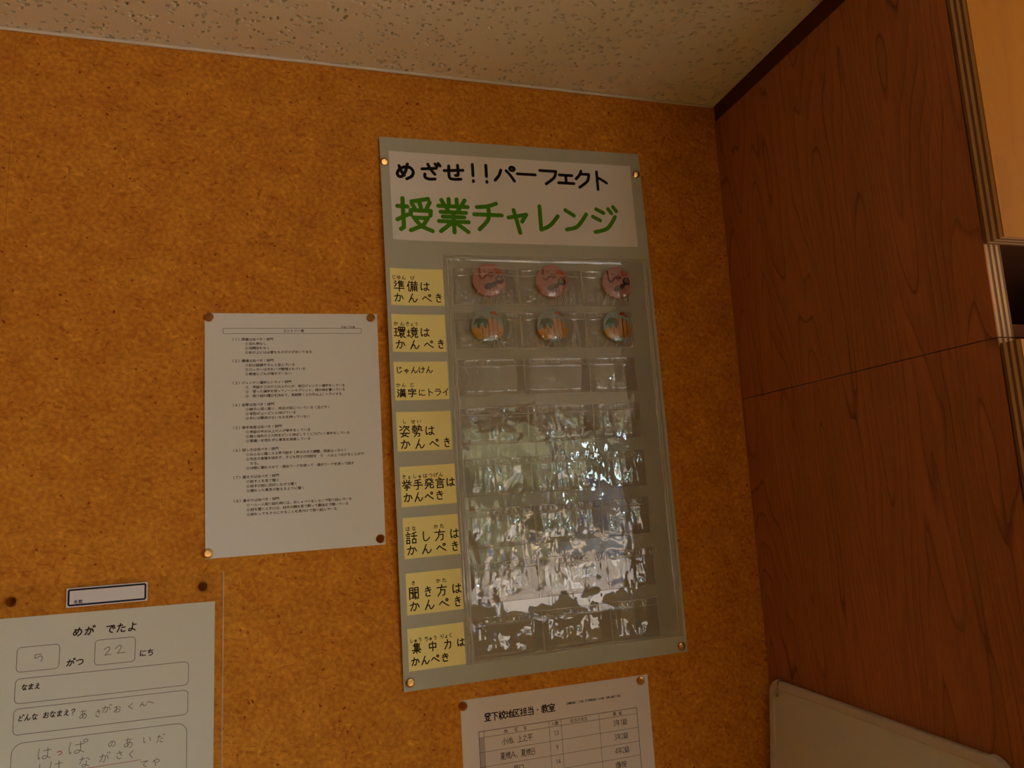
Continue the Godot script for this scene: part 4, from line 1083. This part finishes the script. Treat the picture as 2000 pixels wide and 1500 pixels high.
func badges(t: Node3D) -> void:
	var pink := Sheet.new(60, 60, 6.0, Color(0.78, 0.56, 0.55), 0.012, 301)
	var k := Vector2(30, 30)
	put(pink, "し", 11.5, 11.5, 17, 19, 2.9)
	pink.line(Vector2(22.6, 16.4), Vector2(24.2, 17.6), 1.8)
	put(pink, "ゆ", 27.0, 18.5, 9.5, 9, 1.9)
	pink.ink(Color(0.44, 0.07, 0.09))
	for j in 9:
		pink.line(Vector2(13.0 + j * 1.9, 32.0 - j * 0.18), Vector2(13.9 + j * 1.9, 30.6 + 0.8 * sin(j * 2.0)), 0.5)
	for j in 4:
		pink.line(Vector2(14.4 + j * 1.8, 36.4), Vector2(15.2 + j * 1.8, 34.6 + 0.5 * sin(j * 3.0)), 0.6)
	pink.ink(Color(0.48, 0.14, 0.14), 0.8)
	pink.disc(Vector2(41.5, 18.6), 6.0, 2.9, 0.15)
	pink.disc(Vector2(39.5, 15.8), 3.4, 2.2, -0.2)
	pink.ink(Color(0.80, 0.30, 0.14))
	pink.disc(Vector2(28.0, 39.0), 6.4, 4.4, -0.35)
	pink.disc(Vector2(35.5, 36.5), 5.6, 3.4, -0.6)
	pink.disc(Vector2(44.0, 30.0), 6.4, 5.6, 0.3)
	for l in [[26, 43, 24, 49], [30, 42, 30.5, 48], [35, 40, 35, 46], [38, 38, 40.5, 44], [44, 25, 41, 21], [47, 25.5, 49.5, 22]]:
		pink.line(Vector2(l[0], l[1]), Vector2(l[2], l[3]), 0.8)
	pink.ink(Color(0.30, 0.27, 0.27))
	pink.disc(Vector2(43.6, 28.4), 2.6, 2.4)
	pink.ink(Color(0.80, 0.74, 0.62))
	pink.disc(Vector2(43.8, 28.3), 1.3, 1.3)
	pink.ink(Color(0.10, 0.10, 0.10))
	var sea := Sheet.new(60, 60, 6.0, Color(0.60, 0.70, 0.68), 0.012, 302)
	sea.disc(Vector2(30, 40), 24, 10)
	sea.ink(Color(0.85, 0.64, 0.20))
	for b in [[27, 36, 3.2, 17], [33.5, 36, 3.0, 18], [40, 36, 3.2, 15], [46, 35, 2.6, 10]]:
		sea.disc(Vector2(b[0], b[1]), b[2], b[3])
	sea.ink(Color(0.86, 0.62, 0.30))
	for b in [[30, 22, 31.5, 52], [36.5, 18, 37.5, 50], [43, 22, 43.5, 44], [22, 34, 22.5, 42]]:
		sea.line(Vector2(b[0], b[1]), Vector2(b[2], b[3]), 1.1)
	sea.ink(Color(0.38, 0.20, 0.08))
	for a in 7:
		var d := Vector2.from_angle(-PI * 0.05 - a * PI * 0.15)
		sea.path(PackedVector2Array([Vector2(21, 26), Vector2(21, 26) + d * 6.0 + Vector2(0, -1.5), Vector2(21, 26) + d * 9.5 + Vector2(0, 3.5)]), 2.4)
	sea.disc(Vector2(17, 29), 2.2, 5.5)
	sea.disc(Vector2(26, 29), 2.2, 5.5)
	sea.ink(Color(0.16, 0.36, 0.16))
	sea.disc(Vector2(38, 13), 4.6, 2.6)
	sea.disc(Vector2(43, 16), 2.6, 1.8)
	sea.ink(Color(0.66, 0.22, 0.12))
	sea.disc(Vector2(30, 55), 20, 7)
	sea.ink(Color(0.55, 0.68, 0.70))
	var mats := [printed(pink.texture(), 0.25, 0.5), printed(sea.texture(), 0.25, 0.5)]
	for q in mats:
		q.uv1_scale = Vector3(1.0 / 0.06, 1.0 / 0.06, 1)
		q.uv1_offset = Vector3(0.5 - 0.5 / 0.06, 0.5 - 0.5 / 0.06, 0)
	var m := MB.new()
	var p := PackedVector2Array()
	for j in 15:
		var e := j / 14.0
		p.append(Vector2(0.0215 * e, 0.0078 - 0.0016 * pow(e, 3.0)))
	for j in 7:
		var e := (j + 1) / 7.0 * PI * 0.85
		p.append(Vector2(0.0215 + 0.0021 * sin(e), 0.0041 + 0.0021 * cos(e)))
	p.append(Vector2(0.0219, 0.0004))
	m.lathe(p, 72)
	var face := m.mesh()
	var bm := MB.new()
	bm.lathe(PackedVector2Array([Vector2(0.0, 0.0008), Vector2(0.018, 0.0008), Vector2(0.0215, 0.0004), Vector2(0.0215, 0.0), Vector2(0.0, 0.0)]), 48)
	var back := bm.mesh()
	var steel := mat(Color(0.6, 0.6, 0.6), 0.35)
	steel.metallic = 1.0
	var who := ["left", "middle", "right"]
	for j in 6:
		var b: Array = BADGE[j]
		var kind: String = "round pink badge with a grey insect, %s one of the top row" if b[2] == 0 else "round blue and yellow badge with stripes, %s one of the second row"
		var o := thing("button_badge", kind % who[j % 3], "badge", t.transform * pl(b[0], b[1], 1.0), "pink badges in the top row" if b[2] == 0 else "blue and yellow badges in the second row")
		o.rotation = Vector3([0.04, 0.05, 0.03][j % 3], [-0.02, 0.0, 0.03][j % 3], 0.0191 + [0.0, -0.03, 0.10, 0.0, 0.05, 0.02][j])
		obj("face", face, mats[b[2]], o)
		obj("back_plate", back, steel, o)

# ---------------------------------------------------------------- typed list
func entry_sheet() -> void:
	var s := Sheet.new(210, 297, 5.6, Color(0.905, 0.93, 0.935), 0.008, 5)
	var w := 0.42
	write(s, "令和７年度".replace("７", "7"), 163.4, 16.2, 3.4, 3.3, 3.6, 0.3)
	s.round_box(21.0, 19.4, 189.0, 26.1, 1.2, 0.4)
	write(s, "エントリー表", 92.2, 20.8, 4.0, 3.9, 4.25, w)
	var body := [
		[33.6, "準備は完ぺき！部門", ["忘れ物なし", "宿題忘れなし", "机の上には必要なものだけがおいてある"]],
		[60.9, "環境は完ぺき！部門", ["机は縦横きちんと並んでいる", "ロッカーはきれいで整頓されている", "教室にごみが落ちていない"]],
		[88.5, "ジャンケン漢字にトライ！部門", ["　学級の3分の2以上の人が、毎日ジャンケン漢字をしている", "　習った漢字を使ってノートやプリント、掲示物を書いている", "　取り組む曜日を決めて、長期間（3カ月以上）トライする"]],
		[116.0, "姿勢は完ぺき！部門", ["椅子に深く座り、両足が床についている（足ピタ）", "背筋が上へピンと伸びている", "手には関係のないものを持っていない"]],
		[143.8, "挙手発言は完ぺき！部門", ["学級の半分以上の人が挙手をしている", "腕と指先の2カ所をピンと伸ばして（ニコピン）挙手をしている", "間違いを恐れずに意見を発表している"]],
		[171.2, "話し方は完ぺき！部門", ["みんなに聞こえる声で話す（声の大きさ調整、発言はっきり）", "先生の言葉を挟まず、子ども同士の対話を 5 人以上つなげることがで", "", "仲間に関わらせて・理由ワードを使って・提示ワードを使って話す"]],
		[203.9, "聞き方は完ぺき！部門", ["話す人を見て聞く", "相手の話に反応しながら聞く", "関わった意見が言えるように聞く"]],
		[231.9, "集中力は完ぺき！部門", ["一人一人取り組む時には、おしゃべりをしないで取り組んでいる", "話を聞くときには、相手の顔を見て黙って最後まで聞いている", "終わってもさらにやることを見付けて取り組んでいる"]]]
	for k in body.size():
		var y: float = body[k][0] - 1.75
		write(s, "（%d）" % (k + 1), 30.0, y, 4.0, 3.5, 3.9, w)
		write(s, body[k][1], 42.3, y, 4.0, 3.5, 4.2, w)
		var num := 0
		for j in body[k][2].size():
			var text: String = body[k][2][j]
			var yy: float = y + 5.55 * (j + 1)
			if text == "":
				write(s, "きる。", 50.8, yy, 4.0, 3.5, 4.2, w)
				continue
			put(s, "①②③"[num], 46.6, yy + 0.1, 3.5, 3.4, 0.3)
			num += 1
			write(s, text, 50.9, yy, 4.0, 3.5, 4.12 if text.length() > 26 else 4.22, w)
	s.ink(Color(0.16, 0.13, 0.12), 0.92)
	var wv := noise(0.008, 44, 2)
	var o := obj("entry_sheet", paper(24, 32, func(u, v):
		var bow := 0.0030 * sin(u * PI) * sin(v * PI) + 0.0025 * pow(u, 2) * sin(v * PI) + 0.0016 * pow(1.0 - u, 3) * sin(v * PI)
		return Vector3((u - 0.5) * 0.21, (0.5 - v) * 0.297, 0.0004 + bow + 0.0002 * (1 + wv.get_noise_2d(u * 210, v * 297))), 0.00015), printed(s.texture()), null, Vector3(-0.638, 2.1993, 0))
	o.rotation.z = 0.0145
	tag(o, "white sheet of small typed numbered lists pinned left of the grey chart", "paper")
	pin(Vector3(-0.7403, 2.341, 0.0008), "brown tack in the top left corner of the typed list", Vector2(-0.02, -0.05))
	pin(Vector3(-0.5432, 2.344, 0.0008), "dark tack in the top right corner of the typed list", Vector2(-0.1, -0.08))
	pin(Vector3(-0.5371, 2.0598, 0.0008), "dark tack in the bottom right corner of the typed list", Vector2(-0.12, 0.02))
	pin(Vector3(-0.738, 2.0556, 0.0008), "pale gold tack in the bottom left corner of the typed list", Vector2(0.27, 0.0))

# ---------------------------------------------------------------- table of districts and rooms
func table_sheet() -> void:
	var s := Sheet.new(257, 182, 5.0, Color(0.90, 0.875, 0.845), 0.008, 6)
	s.rgb = s.rgb
	for y in range(int(47.6 * 5), int(182 * 5)):
		for x in range(int(22 * 5), int(27.8 * 5)):
			var k := 3 * (y * s.w + x)
			s.rgb[k] = 184; s.rgb[k + 1] = 176; s.rgb[k + 2] = 176
	write(s, "登下校地区担当・教室", 29.5, 19.2, 9.0, 10.0, 9.45, 1.15)
	write(s, "日曜間地区17分団、日下野前地区14分団、日美山地区7分団", 139.5, 20.6, 2.3, 2.9, 2.62, 0.32)
	s.ink(Color(0.12, 0.09, 0.08))
	var xs := [21.8, 28.2, 114.0, 130.4, 183.0, 237.4]
	for x in [xs[0], xs[5]]:
		s.line(Vector2(x, 40.0), Vector2(x, 182), 0.55)
	for x in [xs[1], xs[2], xs[3], xs[4]]:
		s.line(Vector2(x, 40.0), Vector2(x, 182), 0.4)
	s.line(Vector2(xs[0], 40), Vector2(xs[5], 40), 0.55)
	s.line(Vector2(xs[0], 47.4), Vector2(xs[5], 47.4), 0.4)
	for r in 8:
		s.line(Vector2(xs[0], 64.6 + r * 17.2), Vector2(xs[5], 64.6 + r * 17.2), 0.36)
	put(s, "地", 54.0, 41.4, 4.6, 4.8, 0.4)
	put(s, "区", 68.0, 41.4, 4.6, 4.8, 0.4)
	put(s, "名", 79.5, 41.4, 4.6, 4.8, 0.4)
	write(s, "人数", 117.4, 41.4, 4.4, 4.8, 4.8, 0.4)
	write(s, "担当の先生", 143.0, 41.4, 4.4, 4.8, 4.9, 0.38)
	put(s, "教", 203.0, 41.4, 4.6, 4.8, 0.4)
	put(s, "室", 211.0, 41.4, 4.6, 4.8, 0.4)
	var rows := [["小池、上之平", "13", "3年1組"], ["夏焼A、夏焼B", "9", "3年2組"], ["原口", "14", "4年2組"], ["", "", "理科室"]]
	for k in rows.size():
		var y := 51.2 + k * 17.2
		var name_w: float = rows[k][0].length() * 6.6
		write(s, rows[k][0], 70.5 - name_w / 2, y, 6.9, 8.6, 6.7, 0.62)
		write(s, rows[k][1], 122.2 - rows[k][1].length() * 1.6, y + 1.2, 4.6, 6.0, 3.3, 0.5)
		write(s, rows[k][2], 201.0, y, 5.6, 7.8, 5.0, 0.55)
	s.ink(Color(0.18, 0.14, 0.12), 0.95)
	var o := obj("table_sheet", paper(24, 18, func(u, v): return Vector3(u * 0.257, -v * 0.182, 0.0004 + 0.0012 * sin(u * PI) * v), 0.00015), printed(s.texture()), null, Vector3(-0.4436, 1.8557, 0))
	o.rotation.z = 0.0105
	tag(o, "cream sheet with a ruled table of districts and rooms at the bottom edge", "paper")
	pin(Vector3(-0.4402, 1.8487, 0.0008), "dark tack at the left corner of the district table sheet", Vector2(-0.1, 0))
	pin(Vector3(-0.1978, 1.8516, 0.0008), "dark tack at the right corner of the district table sheet", Vector2(-0.1, 0))

# ---------------------------------------------------------------- pupil's worksheet in a clear sleeve
func worksheet() -> void:
	var wd := 227.7
	var ht := 300.0
	var s := Sheet.new(wd, ht, 4.6, Color(0.87, 0.885, 0.85), 0.008, 8)
	var x := 79.5
	for g in [["め", 81.0], ["が", 92.6], ["で", 113.5], ["た", 124.6], ["よ", 135.6]]:
		put(s, g[0], g[1], 15.4, 10.2, 10.4, 1.25, 0.12)
	write(s, "がつ", 76.0, 48.6, 8.4, 8.2, 9.0, 1.1, 0.12)
	write(s, "にち", 149.0, 46.4, 7.0, 7.6, 7.6, 0.95, 0.1)
	write(s, "なまえ", 34.0, 70.4, 5.8, 6.4, 6.1, 0.85, 0.12)
	write(s, "どんな", 31.5, 101.6, 6.2, 6.8, 6.7, 0.8, 0.12)
	write(s, "おなまえ？", 55.5, 101.2, 6.2, 6.8, 6.5, 0.8, 0.12)
	s.ink(Color(0.13, 0.10, 0.09))
	s.round_box(28.2, 31.8, 69.0, 57.4, 4.0, 0.42)
	s.round_box(103.8, 31.6, 144.4, 58.2, 4.0, 0.42)
	s.round_box(28.0, 64.4, 200.2, 89.8, 4.6, 0.42)
	s.round_box(28.0, 95.2, 200.0, 121.6, 4.6, 0.42)
	s.round_box(27.6, 130.2, 199.6, 282.0, 11.0, 0.42)
	s.ink(Color(0.17, 0.14, 0.12))
	s.path(PackedVector2Array([Vector2(45.4, 41.0), Vector2(51.6, 40.4)]), 0.55)
	s.path(curved(PackedVector2Array([Vector2(45.6, 41.2), Vector2(45.8, 44.8), Vector2(50.6, 42.6), Vector2(52.6, 44.2), Vector2(51.6, 48.6)])), 0.55)
	s.path(curved(PackedVector2Array([Vector2(113.0, 42.4), Vector2(117.4, 39.8), Vector2(118.4, 43.0), Vector2(113.8, 48.4), Vector2(113.8, 48.4), Vector2(120.0, 48.0)])), 0.55)
	s.path(curved(PackedVector2Array([Vector2(124.0, 42.6), Vector2(128.4, 39.2), Vector2(130.2, 41.4), Vector2(126.6, 47.6), Vector2(126.6, 47.6), Vector2(134.6, 47.4)])), 0.55)
	for g in [["あ", 90.0, 102.8, 9.0, 11.0], ["さ", 105.6, 104.4, 7.0, 9.0], ["が", 112.0, 101.0, 10.4, 9.0], ["お", 124.0, 103.0, 8.0, 8.0], ["く", 136.6, 102.4, 10.0, 7.0], ["ん", 150.0, 102.4, 8.0, 5.0], ["へ", 157.4, 101.4, 8.0, 5.0],
		["は", 51.0, 136.6, 15.0, 14.0], ["ぱ", 80.0, 134.2, 20.0, 15.0], ["の", 119.6, 139.0, 8.4, 7.6], ["あ", 134.6, 138.0, 11.0, 11.6], ["い", 154.0, 138.4, 9.6, 9.6], ["だ", 168.0, 139.0, 9.0, 9.6],
		["し", 52.0, 153.0, 9.0, 12.0], ["は", 63.0, 152.0, 14.0, 13.0], ["な", 91.0, 151.2, 13.0, 12.6], ["が", 111.0, 150.4, 11.0, 11.0], ["さ", 127.4, 150.4, 8.6, 9.6], ["く", 139.0, 152.0, 8.6, 8.6], ["て", 152.0, 164.0, 9.0, 8.0], ["や", 164.0, 163.0, 9.0, 9.0]]:
		put(s, g[0], g[1], g[2], g[3], g[4], 0.5, 0.05, 0.12)
	s.ink(Color(0.27, 0.25, 0.23), 0.95)
	put(s, "つ", 70.2, 142.0, 5.6, 6.0, 0.7)
	s.line(Vector2(99.0, 164.4), Vector2(153.0, 163.2), 0.4)
	s.ink(Color(0.62, 0.16, 0.12))
	var o := obj("worksheet", paper(20, 18, func(u, v): return Vector3(u * wd / 1000.0, -v * ht / 1000.0, 0.0008 + 0.0006 * sin(u * PI) * sin(v * 3.0)), 0.00015), printed(s.texture()), null, Vector3(-0.9573, 2.0006, 0))
	tag(o, "pupil's worksheet with rounded boxes and pencil writing inside the clear sleeve", "paper")
	# the sleeve: back and front film welded along the edge
	var sl := thing("clear_sleeve", "clear plastic sleeve holding the pencilled worksheet with a small name tag on top", "plastic sleeve", Vector3(-0.966, 2.0335, 0))
	var n := noise(14.0, 33, 2)
	var ws := 0.2462
	var hs := 0.345
	for side in 2:
		obj(["back_film", "front_film"][side], film_sheet(ws, hs, side, n), M.sleeve, sl)
	for q in [[0.0, 0.0015], [ws - 0.0015, ws]]:
		obj("edge_weld", block(Vector3(q[0], -hs, 0.0004), Vector3(q[1], 0.0, 0.0011), 0.0003), M.weld, sl)
	# name tag: white card with a navy frame
	var g := Sheet.new(82, 21, 8.0, Color(0.90, 0.90, 0.92), 0.008, 9)
	g.round_box(2.2, 2.1, 79.8, 18.8, 1.4, 1.9)
	write(g, "名前", 7.5, 13.4, 4.0, 4.0, 4.6, 0.5)
	g.ink(Color(0.10, 0.12, 0.20))
	var tagm := obj("name_tag", paper(8, 2, func(u, v): return Vector3(u * 0.082, -v * 0.0208, 0.0), 0.0002), printed(g.texture(), 0.4), sl, Vector3(0.0826, -0.0058, 0.0029))
	tagm.rotation.z = 0.009
	tagm.set_meta("label", "white name tag with a navy frame")
	pin(Vector3(-0.9358, 2.0179, 0.0028), "dark tack at the left of the clear sleeve's top edge", Vector2(-0.1, 0))
	pin(Vector3(-0.742, 2.0184, 0.0028), "dark tack at the right of the clear sleeve's top edge", Vector2(-0.1, 0))

func film_sheet(ws: float, hs: float, side: int, n: FastNoiseLite) -> ArrayMesh:
	var m := MB.new()
	m.grid(60, 70, func(u, v):
		var e := minf(minf(u, 1.0 - u) * ws, (1.0 - v) * hs)
		var z := 0.0004
		if side == 1:
			z = 0.0006 + 0.0012 * clampf(e / 0.008, 0.0, 1.0) + 0.0004 * (1.0 + n.get_noise_2d(u, v))
		return Vector3(u * ws, -v * hs, z))
	return m.mesh()
